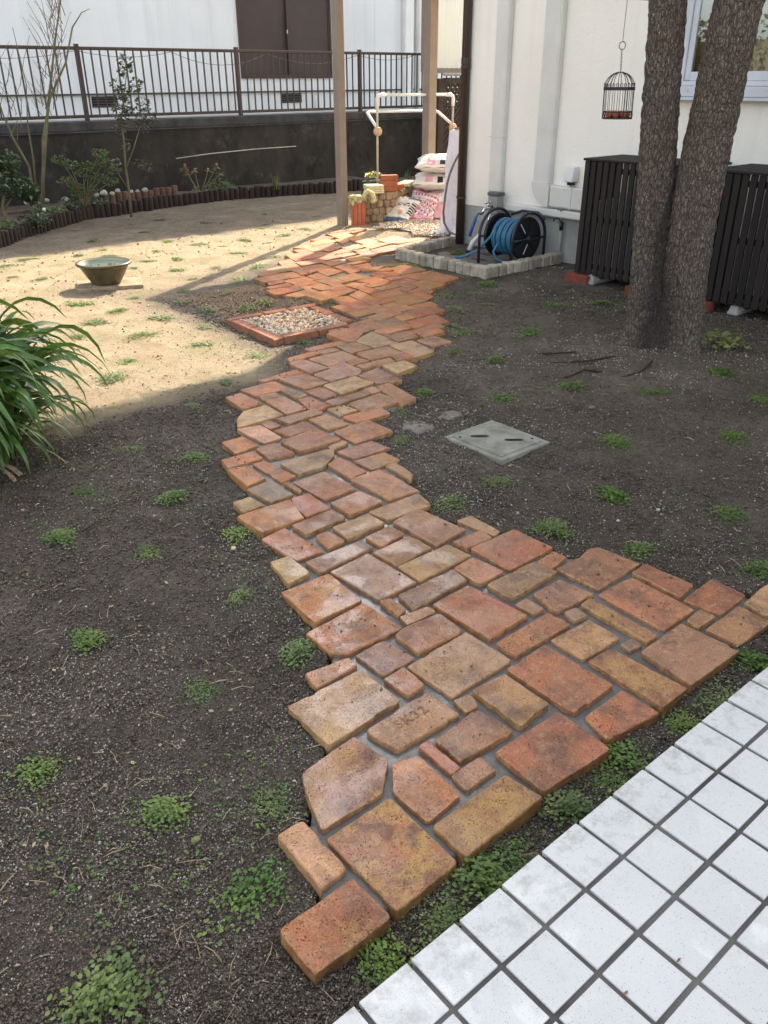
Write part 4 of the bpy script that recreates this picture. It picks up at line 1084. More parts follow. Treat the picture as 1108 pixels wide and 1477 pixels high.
# kerb of granite setts
kb = empty('granite_kerb', (5.45, 5.1, 0), 'low square kerb of rough grey granite setts round the hose reel', 'kerb')
def sett(x, y, ang, sz=.045, h=.055, zc=.042, mat='stone', name='sett', par=None):
    c, s_ = math.cos(ang+random.uniform(-.06, .06)), math.sin(ang+random.uniform(-.06, .06)); k = random.uniform(.92, 1.06)
    return MB().obox((x+random.uniform(-.004, .004), y+random.uniform(-.004, .004), zc+random.uniform(-.004, .004)), (c, s_, 0), (-s_, c, 0), (random.uniform(-.04, .04), random.uniform(-.04, .04), 1), (sz*k, sz*random.uniform(.92, 1.05), h), .011, .004).build(name, M[mat], par or kb, None)
for k in range(12): sett(5.455, 6.16-k*.0965, 0)
for k in range(10): sett(5.555+k*.097, 5.10+.005*k*0, 0)
for k in range(9): sett(5.50+k*.095, 6.26+.02*k, .2)
MB().box(5.50, 5.15, -.05, WX+.01, 6.22, .004).build('kerb_floor', M['damp_patch'], kb)

# ================================================================== manhole cover, gravel box, puddle stains
mh = empty('drain_cover', (2.8, 2.47, 0), 'square grey concrete drain cover with two slots set in the soil', 'drain cover')
b = MB(); fx0, fx1, fy0, fy1, fw = 2.62, 2.96, 2.285, 2.665, .028
b.box(fx0, fy0, -.05, fx1, fy0+fw, .016, .003); b.box(fx0, fy1-fw, -.05, fx1, fy1, .016, .003); b.box(fx0, fy0+fw+.0005, -.05, fx0+fw, fy1-fw-.0005, .0155, .003); b.box(fx1-fw, fy0+fw+.0005, -.05, fx1, fy1-fw-.0005, .0155, .003)
b.build('frame', M['lid'], mh)
ld = MB().box(fx0+fw+.003, fy0+fw+.003, -.04, fx1-fw-.003, fy1-fw-.003, .020, .005).build('lid', M['lid'], mh)
for (xx, yy) in ((2.745, 2.545), (2.835, 2.405)):
    b = MB(); n = 20; vs = []
    for k in range(n):
        a = 2*math.pi*k/n; ql, qw = .034*math.cos(a)+.012*math.copysign(1, math.cos(a)), .0115*math.sin(a); vs.append((xx+ql*.77+qw*.64, yy-ql*.64+qw*.77, .0225))
    b.add(vs, [tuple(range(n))]); b.build('slot', M['slot'], ld)
for (xx, yy) in ((2.665, 2.60), (2.915, 2.36)): MB().tube([(xx, yy, .018), (xx, yy, .0226)], .006, 8).build('lift_hole', M['slot'], ld)
for (x, y, r, lab) in ((2.62, 2.86, .10, 'grey dried mud patch beside the drain cover'), (2.86, 2.86, .085, 'darker damp patch at the far side of the drain cover')):
    b = MB(); n = 40; vs = [(x, y, .0125)]
    for ring_ in (.5, .8, 1.0):
        for k in range(n):
            a = 2*math.pi*k/n; q = r*ring_*(1+.25*math.sin(a*2+x*9)+.12*math.sin(a*5)+.06*math.sin(a*11)); vs.append((x+q*math.cos(a), y+q*.8*math.sin(a), .0125-.02*max(0, ring_-.8)/.2))
    fs = [(0, 1+k, 1+(k+1) % n) for k in range(n)]+[(1+r_*n+k, 1+(r_+1)*n+k, 1+(r_+1)*n+(k+1) % n, 1+r_*n+(k+1) % n) for r_ in (0, 1) for k in range(n)]
    b.add(vs, fs); o = b.build('mud_patch', M['damp_patch'], None, (x, y, 0), smooth=True); tag(o, lab, 'mud patch')
gbx = empty('gravel_box', (3.2, 4.85, 0), 'square brick edged bed filled with small pebbles beside the path', 'gravel bed')
def qbrick(q, mat, par, top=.050, name='brick'):
    q = [Vector((a, b, 0)) for a, b in q]; c = sum(q, Vector())/len(q); b = MB(); vs = []
    for z, k in ((-.04, 1), (top-.006, 1), (top, .93)):
        for p in q: vs.append((c.x+(p.x-c.x)*k, c.y+(p.y-c.y)*k, z+random.uniform(-.0015, .0015)*(z > 0)))
    n = len(q); ar = sum(q[i].x*q[(i+1) % n].y-q[(i+1) % n].x*q[i].y for i in range(n))
    fs = [(i, (i+1) % n, n+(i+1) % n, n+i) for i in range(n)]+[(n+i, n+(i+1) % n, 2*n+(i+1) % n, 2*n+i) for i in range(n)]+[tuple(2*n+i for i in range(n))]
    if ar < 0: fs = [f[::-1] for f in fs]
    return b.add(vs, fs).build(name, M[mat], par)
for q in ([(2.90, 5.20), (2.90, 5.14), (3.185, 5.13), (3.19, 5.19)], [(3.20, 5.20), (3.20, 5.125), (3.385, 5.11), (3.395, 5.18)], [(3.405, 5.175), (3.40, 5.105), (3.60, 5.085), (3.66, 5.16)],
          [(3.545, 5.08), (3.615, 5.08), (3.585, 4.82), (3.515, 4.83)], [(3.515, 4.82), (3.585, 4.81), (3.56, 4.58), (3.49, 4.59)],
          [(2.90, 5.13), (2.985, 5.13), (2.965, 4.885), (2.885, 4.875)], [(2.885, 4.865), (2.965, 4.875), (2.95, 4.545), (2.865, 4.52)], [(2.955, 4.53), (2.955, 4.60), (3.22, 4.585), (3.215, 4.515)], [(3.23, 4.515), (3.23, 4.585), (3.48, 4.58), (3.48, 4.51)]):
    qbrick(q, 'orangebrick', gbx)
def pebbles(name, poly, N, size, z, par=None):
    poly = np.array(poly); lo, hi = poly.min(0), poly.max(0); V, F = [], []
    T = [(1, 0, 0), (0, 1, 0), (-1, 0, 0), (0, -1, 0), (0, 0, 1), (0, 0, -1), (.7, .7, .35), (-.7, .7, .35), (-.7, -.7, .35), (.7, -.7, .35)]
    base = bmesh.new(); bmesh.ops.create_icosphere(base, subdivisions=1, radius=1); bv = np.array([v.co[:] for v in base.verts]); bf = np.array([[v.index for v in f.verts] for f in base.faces]); base.free()
    n = 0
    while n < N:
        p = lo+(hi-lo)*rng.random(2)
        if not in_poly(np.array([p[0]]), np.array([p[1]]), poly)[0]: continue
        s_ = size*rng.lognormal(0, .3); sc = np.array([1, rng.uniform(.65, 1), rng.uniform(.5, .8)])*s_; a = rng.uniform(0, 6.28)
        q = bv*sc*(1+rng.uniform(-.12, .12, (len(bv), 1))); x = q[:, 0]*math.cos(a)-q[:, 1]*math.sin(a); y = q[:, 0]*math.sin(a)+q[:, 1]*math.cos(a)
        F.append(bf+len(V)*len(bv)); V.append(np.stack([x+p[0], y+p[1], q[:, 2]+z+rng.uniform(-.3, .8)*s_], -1)); n += 1
    me = tri_mesh(name, np.concatenate(V)-np.array(org(par) if par else (0, 0, 0)), np.concatenate(F), M['pebble'], True); return tag(link(name, me, par), kind='stuff')
pebbles('pebbles', [(2.97, 5.13), (2.95, 4.59), (3.50, 4.575), (3.53, 5.09)], 1500, .0105, .036, gbx)
MB().box(2.95, 4.57, -.03, 3.52, 5.12, .03).build('gravel_base', M['damp_patch'], gbx)
pebbles('gravel', [(6.30, 7.70), (6.68, 7.92), (7.25, 7.85), (7.35, 7.25), (6.85, 6.75), (6.55, 6.80), (6.35, 7.05), (6.62, 7.40)], 2600, .010, .030)
tag(MB().box(6.55, 6.5, -.05, 7.6, 8.0, .022).build('gravel_apron', M['damp_patch']), kind='structure')

# ================================================================== glazed bowl on a slab
tag(MB().obox((2.82, 7.01, .003), (.93, -.37, 0), (.37, .93, 0), (0, 0, 1), (.27, .17, .018), .006).build('paving_slab', M['wallstone'], None, (2.8, 7.02, 0)), 'flat stone slab lying on the sandy soil under the bowl', 'slab')
bw = empty('water_bowl', (2.80, 7.02, .021), 'brown glazed bowl holding water on a slab in the sandy yard', 'bowl')
b = MB(); b.smooth = True; b.lathe([(.0, .002), (.115, .0), (.125, .015), (.16, .07), (.195, .135), (.205, .155), (.226, .160), (.232, .168), (.228, .178), (.214, .180), (.200, .172)], (2.80, 7.02, .021), 56); b.build('bowl', M['ceramic'], bw)
b = MB(); b.smooth = True; b.lathe([(.200, .172), (.185, .130), (.15, .09), (.0, .085)], (2.80, 7.02, .021), 56); b.build('glazed_inside', M['celadon'], bw)
b = MB(); b.lathe([(.192, .152), (.0, .152)], (2.80, 7.02, .021), 56); b.build('water_surface', M['water'], bw)

# ================================================================== terrace roof on posts, translucent screen, lattice
tr_ = empty('terrace_roof', (6.31, 8.27, 0), 'taupe metal posts carrying a smoked translucent terrace roof', 'terrace roof')
MB().box(6.262, 8.215, -.05, 6.362, 8.315, 2.84, .006).build('post', M['post'], tr_)
MB().box(7.94, 8.53, -.05, 8.07, 8.66, 2.95, .006).build('post', M['post'], tr_)
MB().box(7.96, 8.335, 2.85, 8.05, 8.525, 2.94, .004).build('cross_beam', M['post'], tr_)
MB().box(6.25, 8.20, 2.84, 10.2, 8.33, 2.95, .006).build('beam', M['post'], tr_)
MB().box(6.25, 6.47, 2.84, 6.35, 8.19, 2.92, .006).build('side_beam', M['post'], tr_)
MB().box(6.36, 6.47, 2.87, 10.2, 8.19, 2.885).build('roof_panel', M['polyroof'], tr_)
for x in (7.2, 8.1, 9.0, 9.9): MB().box(x-.02, 6.47, 2.89, x+.02, 8.19, 2.93).build('rafter', M['post'], tr_)
sc_ = empty('screen_panel', (10.6, 11.5, 1.66), 'cream translucent screen in a taupe frame hanging behind the posts', 'screen')
MB().box(10.68, 11.50, 1.72, 12.2, 11.515, 3.6).build('sheet', M['screen'], sc_)
b = MB(); b.box(10.52, 11.47, 1.66, 10.678, 11.53, 3.6, .004); b.box(10.68, 11.47, 1.64, 12.2, 11.53, 1.715, .004); b.build('frame', M['post'], sc_)
for k in range(14): MB().box(10.75+k*.1, 11.494, 1.72, 10.755+k*.1, 11.499, 3.6).build('rib', M['screen'], sc_)
lt = empty('lattice_panel', (10.7, 11.0, 0), 'dark brown lattice panel with posts standing below the cream screen', 'lattice')
b = MB(); b.box(10.42, 10.97, -.05, 10.56, 11.04, 1.56, .004); b.box(10.565, 10.97, 1.48, 11.9, 11.04, 1.57, .004); b.box(10.565, 10.97, .05, 11.9, 11.04, .13, .004); b.build('frame', M['lattice'], lt)
b = MB()
for k in range(30):
    x = 9.2+k*.105
    for sg, yy in ((1, 10.995), (-1, 11.010)):
        a = Vector((x, yy, .13)); c = Vector((x+1.35, yy, 1.48)) if sg > 0 else None
        p0, p1 = (x, .13), (x+1.35, 1.48)
        if sg < 0: p0, p1 = (x+1.35, .13), (x, 1.48)
        # clip to 10.565..11.9
        (xa, za), (xb, zb) = sorted((p0, p1)); m_ = (zb-za)/(xb-xa)
        if xb < 10.6 or xa > 11.88: continue
        if xa < 10.565: za += m_*(10.565-xa); xa = 10.565
        if xb > 11.9: zb -= m_*(xb-11.9); xb = 11.9
        b.bar((xa, yy, za), (xb, yy, zb), .045, .010, (0, 1, 0))
b.build('lattice_strips', M['lattice'], lt)
tag(MB().tube([(10.45, 10.9, 1.62), (11.9, 10.9, 1.615)], .022, 8).build('cane', M['bamboo'], None, (10.45, 10.9, 1.62), smooth=True), 'pale pole lying along the top of the dark lattice panel', 'pole')

# ================================================================== laundry rack of white pipe
rk = empty('laundry_rack', (7.14, 8.6, 0), 'white pipe laundry rack of two hoops on tan clamps behind the brick stack', 'laundry rack')
def pipe(pts, r, name='pipe', mat='plastic_white'): return MB().tube(pts, r, 10).build(name, M[mat], rk, smooth=True)
pipe([(7.14, 8.6, -.02), (7.14, 8.6, 1.33)], .013, 'leg', 'bamboo'); pipe([(8.43, 8.6, .0), (8.43, 8.6, 1.33)], .013, 'leg', 'bamboo')
pipe([(7.14, 8.6, 1.22), (7.14, 8.6, 1.35), (7.16, 8.6, 1.375), (7.20, 8.6, 1.385), (7.27, 8.6, 1.385)], .023, 'corner_elbow'); pipe([(7.24, 8.6, 1.385), (8.36, 8.6, 1.375)], .017, 'top_rail')
pipe([(8.30, 8.6, 1.375), (8.38, 8.6, 1.375), (8.42, 8.6, 1.355), (8.43, 8.6, 1.32), (8.43, 8.6, 1.24)], .023, 'corner_elbow')
pipe([(7.14, 8.6, 1.02), (7.165, 8.75, 1.12), (7.185, 8.85, 1.185), (7.24, 8.86, 1.195), (7.36, 8.86, 1.195)], .018, 'slanted_arm'); pipe([(7.36, 8.86, 1.195), (8.25, 8.86, 1.185)], .016, 'low_rail')
pipe([(8.22, 8.86, 1.185), (8.34, 8.86, 1.185), (8.39, 8.84, 1.165), (8.43, 8.6, 1.02)], .018, 'slanted_arm')
for x in (7.14, 8.43):
    b = MB(); b.smooth = True; b.lathe([(0, -.03), (.045, -.03), (.05, -.02), (.05, .02), (.045, .03), (0, .03)], (x, 8.59, .985), 16, (0, 1, 0)); b.build('clamp', M['tan_knob'], rk)
pipe([(8.43, 8.58, .97), (8.30, 8.45, .94), (8.22, 8.40, .93)], .014, 'hook_arm', 'rust_steel'); pipe([(8.43, 8.55, .95), (8.36, 8.42, .90), (8.31, 8.40, .88), (8.27, 8.42, .90)], .008, 'hook_arm', 'rust_steel')
# ================================================================== covered stand with grey hose
cv = empty('sheeted_stand', (6.95, 6.87, 0), 'tall stand wrapped in a lilac white plastic sheet beside the downpipe', 'covered stand')
b = MB(); b.smooth = True; n = 72; lev = []
for k in range(40):
    z = 1.06*k/39; u_ = k/39; vs = []
    for j in range(n):
        a = 2*math.pi*j/n
        r = (.225-.062*u_**1.1)*(1+.13*math.sin(a*7+2*math.sin(z*3))*(1-.4*u_)+.07*math.sin(a*13+z*6)+.03*math.sin(a*23-z*11))
        if u_ < .10: r *= 1+.9*(1-u_/.10)**2*(.6+.5*math.sin(a*5+1)+.25*math.sin(a*11))
        r *= 1+.035*math.sin(z*26+3*math.sin(a*2))*(1-sstep(.35, .6, u_))
        b.v.append((6.955+r*math.cos(a)*1.05, 6.885+r*math.sin(a)*1.0, z+.012*math.sin(a*4+2)*(1-u_)))
    if k:
        for j in range(n): b.f.append([(k-1)*n+j, (k-1)*n+(j+1) % n, k*n+(j+1) % n, k*n+j]); b.m.append(0); b.sm.append(True)
b.add([(6.96, 6.88, 1.10)], []); tp0 = len(b.v)-1
for j in range(n): b.f.append([39*n+j, 39*n+(j+1) % n, tp0]); b.m.append(0); b.sm.append(True)
b.build('plastic_sheet', M['cover'], cv)
MB().tube([(6.97, 6.88, 1.0), (6.97, 6.88, 1.17)], .03, 10).build('wooden_top', M['bamboo'], cv, smooth=True)
pr_ = MB(); pr_.tube([(6.93, 6.84, 1.09), (6.86, 6.82, 1.10), (6.80, 6.90, 1.085)], .012, 6); pr_.tube([(6.96, 6.82, 1.06), (6.88, 6.76, 1.10), (6.92, 6.70, 1.13)], .018, 8); pr_.build('clamp_tool', M['rust_steel'], cv, smooth=True)
hs = MB().tube([(6.805, 6.695, 1.0), (6.779, 6.686, .975), (6.730, 6.735, .874), (6.686, 6.780, .757), (6.658, 6.809, .654), (6.639, 6.828, .549), (6.626, 6.841, .407), (6.618, 6.849, .264), (6.626, 6.841, .155), (6.655, 6.795, .065), (6.695, 6.715, .03), (6.755, 6.615, .025), (6.835, 6.535, .03)], .012, 10).build('garden_hose', M['hose_grey'], None, (6.7, 6.85, 0), smooth=True)
tag(hs, 'grey garden hose curving down the front of the sheeted stand', 'hose')
# ================================================================== stacked cobbles, bricks, slabs, terracotta, ornament, sacks
sw = empty('stacked_stone_wall', (6.95, 8.2, 0), 'low dry stack of tan cobble stones behind the sacks', 'stone stack')
poly = [Vector((6.62, 8.24, 0)), Vector((6.97, 8.17, 0)), Vector((7.95, 8.72, 0))]
for crs in range(4):
    for a, b in zip(poly[:-1], poly[1:]):
        d = b-a; L = d.length; m = max(2, int(L/.088)); ang = math.atan2(d.y, d.x)
        for k in range(m):
            p = a+d*((k+.5+(.35 if crs % 2 else 0)-.17)/m)
            sett(p.x, p.y, ang, L/m/2-.003, .0405, .041+crs*.083+random.uniform(-.004, .004), 'wallstone', 'cobble', sw)
def stack_brick(x, y, z, rot, label, name='loose_brick', mat='redbrick', h=(.105, .05, .03)):
    c, s_ = math.cos(rot), math.sin(rot)
    return tag(MB().obox((x, y, z+h[2]), (c, s_, 0), (-s_, c, 0), (0, 0, 1), h, .004, .001).build(name, M[mat], None, (x, y, z)), label, 'brick')
stack_brick(7.01, 8.24, .335, -.55, 'red brick lowest left in the small stack on the cobble stack')
stack_brick(7.17, 8.30, .335, -.45, 'red brick at the right end of the small stack on the cobble stack')
stack_brick(7.02, 8.25, .397, -.50, 'red brick in the middle layer of the small stack on the cobbles')
stack_brick(7.03, 8.25, .459, -.52, 'lighter red brick on top of the small stack on the cobbles')
z = .335
for k, lab in enumerate(('lowest', 'second lowest', 'third', 'topmost')):
    h = .0115; r_ = random.uniform(-.08, .08)-.35
    tag(MB().obox((6.76+random.uniform(-.008, .008), 8.215, z+h), (math.cos(r_), math.sin(r_), 0), (-math.sin(r_), math.cos(r_), 0), (0, 0, 1), (.105, .085, h), .005, .003).build('flat_slab', M['slab'], None, (6.76, 8.215, z)), lab+' of four thin cream slabs piled on the cobble stack', 'slab'); z += 2*h+.0015
tag(MB().obox((7.55, 8.50, .365), (.8, .45, .02), (-.45, .8, 0), (0, 0, 1), (.16, .09, .022), .008, .004).build('flat_slab', M['slab'], None, (7.55, 8.5, .34)), 'single broad cream slab lying right of the red bricks on the cobbles', 'slab')
tc = empty('terracotta_block', (6.46, 8.17, 0), 'upright ribbed terracotta block beside the taupe post', 'block')
b = MB(); n = 0
for k in range(3): b.box(6.375+.0, 8.14, -.02, 6.376, 8.141, .26)
b = MB(); cx_, cy_ = 6.475, 8.165; ux, uy = Vector((.66, -.75, 0)), Vector((.75, .66, 0))
for k, (o_, w_, dp_) in enumerate(((-.062, .03, .07), (-.021, .05, .076), (.028, .044, .072), (.066, .028, .066))):
    b.obox(Vector((cx_, cy_, .125))+ux*o_, ux, uy, (0, 0, 1), (w_/2, dp_, .135), .005)
b.build('ribbed_body', M['terracotta'], tc)
on = empty('garden_ornament', (6.48, 8.17, .262), 'pale yellow moulded ornament with leafy edge on the terracotta block', 'ornament')
b = MB(); b.smooth = True; b.lathe([(.0, .075), (.072, .073), (.08, .062), (.076, .05), (.05, .03), (.055, 0)], (6.455, 8.19, .262), 24); b.build('flat_cap', M['ornament'], on)
b = MB(); b.smooth = True
for k in range(14):
    a = k*.45; b.ball((6.455+.07*math.cos(a), 8.19+.07*math.sin(a), .30-.022*(k % 3)), .03, 8, (.8, .8, 1.3), .18)
b.build('leafy_edge', M['ornament'], on)
b = MB(); b.smooth = True
b.tube([(6.53, 8.12, .27), (6.54, 8.12, .34), (6.57, 8.10, .375), (6.61, 8.07, .35), (6.63, 8.05, .29), (6.60, 8.07, .25)], .03, 8); b.ball((6.62, 8.05, .27), .035, 8, (1, 1, .8), .1); b.build('curled_arm', M['ornament'], on)
pl = empty('planter_box', (7.33, 8.9, 0), 'dark green planter of yellow flowers behind the red bricks', 'planter')
MB().box(7.17, 8.82, 0, 7.50, 8.98, .385, .01).build('trough', M['greenplanter'], pl)
def leaf_cloud(pts, size, nrm_up=.4, asp=.5):
    """pts (n,3): one folded leaf of four triangles at each point"""
    pts = np.asarray(pts, float); n = len(pts); a = rng.uniform(0, 6.283, n); el = rng.uniform(-.9, .9, n)*(1-nrm_up*.5)
    d = np.stack([np.cos(a)*np.cos(el), np.sin(a)*np.cos(el), np.sin(el)], -1)
    up = np.stack([rng.normal(0, .5, n), rng.normal(0, .5, n), np.full(n, .4+nrm_up)], -1)
    s_ = np.cross(d, up); s_ /= np.linalg.norm(s_, axis=1)[:, None]; u = np.cross(s_, d)
    L = (size*rng.uniform(.6, 1.3, n))[:, None]; w_ = L*asp/2
    p0 = pts-d*L/2; p1 = pts+d*L/2-u*L*.10; m0 = pts-d*L*.05
    V = np.stack([p0, m0+s_*w_+u*L*.10, m0, m0-s_*w_+u*L*.10, p1], 1).reshape(-1, 3)
    F = (np.arange(n)[:, None, None]*5+np.array([[0, 2, 1], [0, 3, 2], [1, 2, 4], [2, 3, 4]])[None]).reshape(-1, 3)
    return V, F
def cloud_obj(name, pts, size, mat, parent=None, up=.4, asp=.5, kind=None):
    V, F = leaf_cloud(pts, size, up, asp); V = V-np.array(org(parent) if parent is not None else (0, 0, 0))
    o = link(name, tri_mesh(name, V, F, mat), parent)
    if kind: o['kind'] = kind
    return o
def blob_pts(cs, n, gap=0.0):
    out = []
    for (c, r) in cs:
        r = np.array(r) if not np.isscalar(r) else np.array([r]*3)
        q = rng.normal(0, 1, (n, 3)); q /= np.linalg.norm(q, axis=1)[:, None]; q *= rng.uniform(.35, 1, (n, 1))**.6
        out.append(np.array(c)+q*r)
    return np.concatenate(out)
cloud_obj('leaves', blob_pts([((7.33, 8.9, .43), (.16, .08, .06))], 160), .05, M['softleaf'], pl, .2, .35)
cloud_obj('flowers', blob_pts([((7.28, 8.88, .46), (.12, .06, .04))], 50), .04, M['flower_y'], pl, .8, .8)
def sack(name, c00, c10, c11, c01, T, label, face, sag=.02, nu=44, nv=34, root_z=0.0):
    """a filled bag: corners bottom-left, bottom-right, top-right, top-left; face(u,v) -> material slot"""
    c00, c10, c11, c01 = map(Vector, (c00, c10, c11, c01)); nrm = (c10-c00).cross(c01-c00).normalized()
    b = MB(); b.smooth = True; sd_ = random.randint(0, 90)
    def pt(u, v, sg):
        p = (c00*(1-u)*(1-v)+c10*u*(1-v)+c11*u*v+c01*(1-u)*v); e = (max(0, 1-abs(2*u-1)**3.2)**.55)*(max(0, 1-abs(2*v-1)**3.0)**.6)
        w_ = .012*float(fbm(np.array([u*3+sd_]), np.array([v*3]), 2.4, 3, sd_)[0]-.5)*2
        crk = .010*math.sin(u*22+v*9+sd_)*(1-e)+.006*math.sin(v*31+u*6)
        side = (c10-c00).normalized(); p = p+side*((u-.5)*-.05*math.sin(math.pi*v))
        return p+nrm*(sg*(T*e+(w_+crk)*min(1, e+.25)))
    for sg in (1, -1):
        o_ = len(b.v)
        for j in range(nv+1):
            for i in range(nu+1): b.v.append(tuple(pt(i/nu, j/nv, sg)))
        for j in range(nv):
            for i in range(nu):
                q = [o_+j*(nu+1)+i, o_+j*(nu+1)+i+1, o_+(j+1)*(nu+1)+i+1, o_+(j+1)*(nu+1)+i]
                b.f.append(q if sg > 0 else q[::-1]); b.m.append(face((i+.5)/nu, (j+.5)/nv) if sg > 0 else 0); b.sm.append(True)
    ctr = (c00+c10+c11+c01)/4; ctr.z = root_z
    return tag(b.build(name, SACKM, None, tuple(ctr)), label, 'sack')
SACKM = [M['bagwhite'], M['bagpink'], M['print_pink'], M['print_blue'], M['print_black'], M['print_teal'], M['print_orange'], M['print_white']]
GL = {'K': ['10010', '10100', '11000', '10100', '10010'], 'O': ['01110', '10001', '10001', '10001', '01110'], '6': ['11110', '10000', '11111', '10001', '11111']}
def glyph(ch, u, v):
    if not (0 <= u < 1 and 0 <= v < 1): return False
    return GL[ch][4-int(v*5)][int(u*5)] == '1'
def face_white(u, v):
    for k, ch in enumerate('KO6'):
        if glyph(ch, (u-.10-.25*k)/.22, (v-.52)/.16): return 4
    if v < .13: return 5
    if v > .86: return 5 if (u > .55 and v < .93) else 0
    if (u-.62)**2/.012+(v-.30)**2/.010 < 1: return 6
    if .20 < v < .24 and .12 < u < .45 and int(u*40) % 2: return 5
    if u > .86 and .25 < v < .75 and int(v*36) % 3: return 4
    return 0
def face_pink(u, v):
    if v > .86: return 2
    if v > .66:
        return 2 if (.70 < v < .80 and int(u*26) % 3 and u > .08) else 7
    if .12 < v < .62:
        q = math.sin(u*31+v*9)+math.sin(v*37-u*13)+.6*math.sin(u*71)
        return 3 if q > 1.2 else (2 if q < -1.0 else 1 if q < .2 else 7)
    return 1 if v > .05 else 2
def face_stack(u, v):
    if .04 < v < .20: return 4 if (.5 < u < .62 or .70 < u < .74) else (1 if .25 < u < .42 else 0)
    return 0
def face_dusty(u, v): return 1 if v < .5 else (5 if int(u*14) % 4 == 0 else 0)
sack('filled_sack', (6.86, 8.20, .012), (6.93, 7.80, .012), (7.40, 8.02, .23), (7.22, 8.34, .25), .05, 'white sack with dark lettering leaning in front of the pink sack', face_white)
sack('filled_sack', (7.05, 8.02, .012), (7.22, 7.66, .012), (7.72, 8.02, .26), (7.62, 8.46, .31), .055, 'pink sack with a white band leaning behind the lettered white sack', face_pink)
sack('filled_sack', (7.28, 7.92, .03), (7.62, 7.62, .03), (7.95, 8.06, .22), (7.66, 8.36, .22), .07, 'dusty pink and grey sack lying low behind the pink sack', face_dusty)
for (z, dx, lab) in ((.20, .06, 'pale printed sack lowest in the pile behind the sheeted stand'), (.40, .0, 'white sack in the middle of the pile behind the sheeted stand'), (.60, .02, 'white sack on top of the pile behind the sheeted stand')):
    x0, y0 = 7.37+dx, 8.21-dx; z += .015
    sack('filled_sack', (x0, y0, z-.03), (x0+.40, y0-.50, z-.02), (x0+.80, y0-.12, z+.03), (x0+.40, y0+.38, z+.03), .088, lab, face_stack, root_z=z-.1)
tag(MB().box(7.55, 7.72, -.02, 8.2, 8.42, .11, .01).build('pallet_slab', M['concrete'], None, (7.9, 8.1, 0)), 'low concrete slab under the pile of sacks', 'slab')

# ================================================================== birdcage on a chain
bc = empty('birdcage', (4.495, 3.22, 1.343), 'small black wire birdcage with amber balls hanging from a chain', 'birdcage')
ctr = Vector((4.497, 3.218, 0)); tilt = Vector((-.035, 0.02, 0))
def cg(x, y, z): # local tilted frame of the cage, z from its floor
    return Vector((4.499+x-.030*z*1.0, 3.215+y+.024*z, 1.345+z))
CW = .086
def ringb(z, h, r_=CW):
    b = MB()
    n = 28
    for k in range(n):
        a0, a1 = 2*math.pi*k/n, 2*math.pi*(k+1)/n
        vs = [cg(r_*math.cos(a0), r_*math.sin(a0), z), cg(r_*math.cos(a1), r_*math.sin(a1), z), cg(r_*math.cos(a1), r_*math.sin(a1), z+h), cg(r_*math.cos(a0), r_*math.sin(a0), z+h)]
        q = r_-.003; ws = [cg(q*math.cos(a0), q*math.sin(a0), z), cg(q*math.cos(a1), q*math.sin(a1), z), cg(q*math.cos(a1), q*math.sin(a1), z+h), cg(q*math.cos(a0), q*math.sin(a0), z+h)]
        b.add(vs+ws, [(0, 1, 2, 3), (5, 4, 7, 6), (3, 2, 6, 7), (1, 0, 4, 5)])
    return b
ringb(0.0, .008).build('floor_ring', M['iron'], bc); ringb(.034, .007).build('lower_band', M['iron'], bc); ringb(.150, .016, CW+.003).build('upper_band', M['iron'], bc)
b = MB(); n = 28; b.add([cg(CW*math.cos(2*math.pi*k/n), CW*math.sin(2*math.pi*k/n), .002) for k in range(n)], [tuple(range(n))]); b.build('floor_plate', M['iron'], bc)
for k in range(18):
    a = 2*math.pi*k/18; x, y = (CW-.002)*math.cos(a), (CW-.002)*math.sin(a)
    MB().tube([cg(x, y, .002), cg(x, y, .155)], .0017 if k % 6 else .0035, 5).build('wire_bar', M['iron'], bc)
for k in range(12):
    a = 2*math.pi*k/12
    MB().tube([cg(CW*math.cos(t_)*math.cos(a), CW*math.cos(t_)*math.sin(a), .163+.080*math.sin(t_)) for t_ in [i*math.pi/2/8 for i in range(9)]], .0028 if k % 3 == 0 else .0018, 5).build('dome_wire', M['iron'], bc)
b = MB()
for k in range(24):
    a = 2*math.pi*k/24
    for z0, hh in ((.166, .022), (.012, .02)):
        pts = [cg((CW-.004*0)*math.cos(a+da), CW*math.sin(a+da), z0+dz) for da, dz in ((-.1, 0), (-.12, hh*.5), (-.03, hh), (.05, hh*.7), (.0, hh*.35))]
        b.tube(pts, .0014, 4)
b.build('scrollwork', M['iron'], bc)
for k in range(7):
    a = 2*math.pi*k/7; r_ = .052 if k else 0
    b = MB(); b.smooth = True; b.ball(cg(r_*math.cos(a), r_*math.sin(a), .024), .021, 12); b.build('amber_ball', M['amber'], bc)
ch = MB()
c0 = cg(0, 0, .244); c1 = Vector((4.4895, 3.2285, 1.702))
for k in range(12):
    p = c0.lerp(c1, (k+.5)/12); d = (c1-c0).normalized(); s_ = Vector((.7, -.7, 0)) if k % 2 else Vector((.7, .7, 0))
    ch.tube([p+d*(.0085*math.sin(t_))+s_*(.0042*math.cos(t_)) for t_ in [2*math.pi*i/8 for i in range(9)]], .0011, 4, False)
ch.build('chain', M['rust_steel'], bc)
MB().tube([Vector((4.4897, 3.228, 1.720))+Vector((.7*.018*math.cos(t_), -.7*.018*math.cos(t_), .020*math.sin(t_))) for t_ in [2*math.pi*i/20 for i in range(21)]], .0022, 6, False).build('hanging_ring', M['iron'], bc)
MB().tube([(4.4895, 3.2285, 1.735), (4.489, 3.229, 1.78), (4.489, 3.2288, 1.94), (4.491, 3.2285, 1.952)], .0022, 5).build('hook_wire', M['rust_steel'], bc)

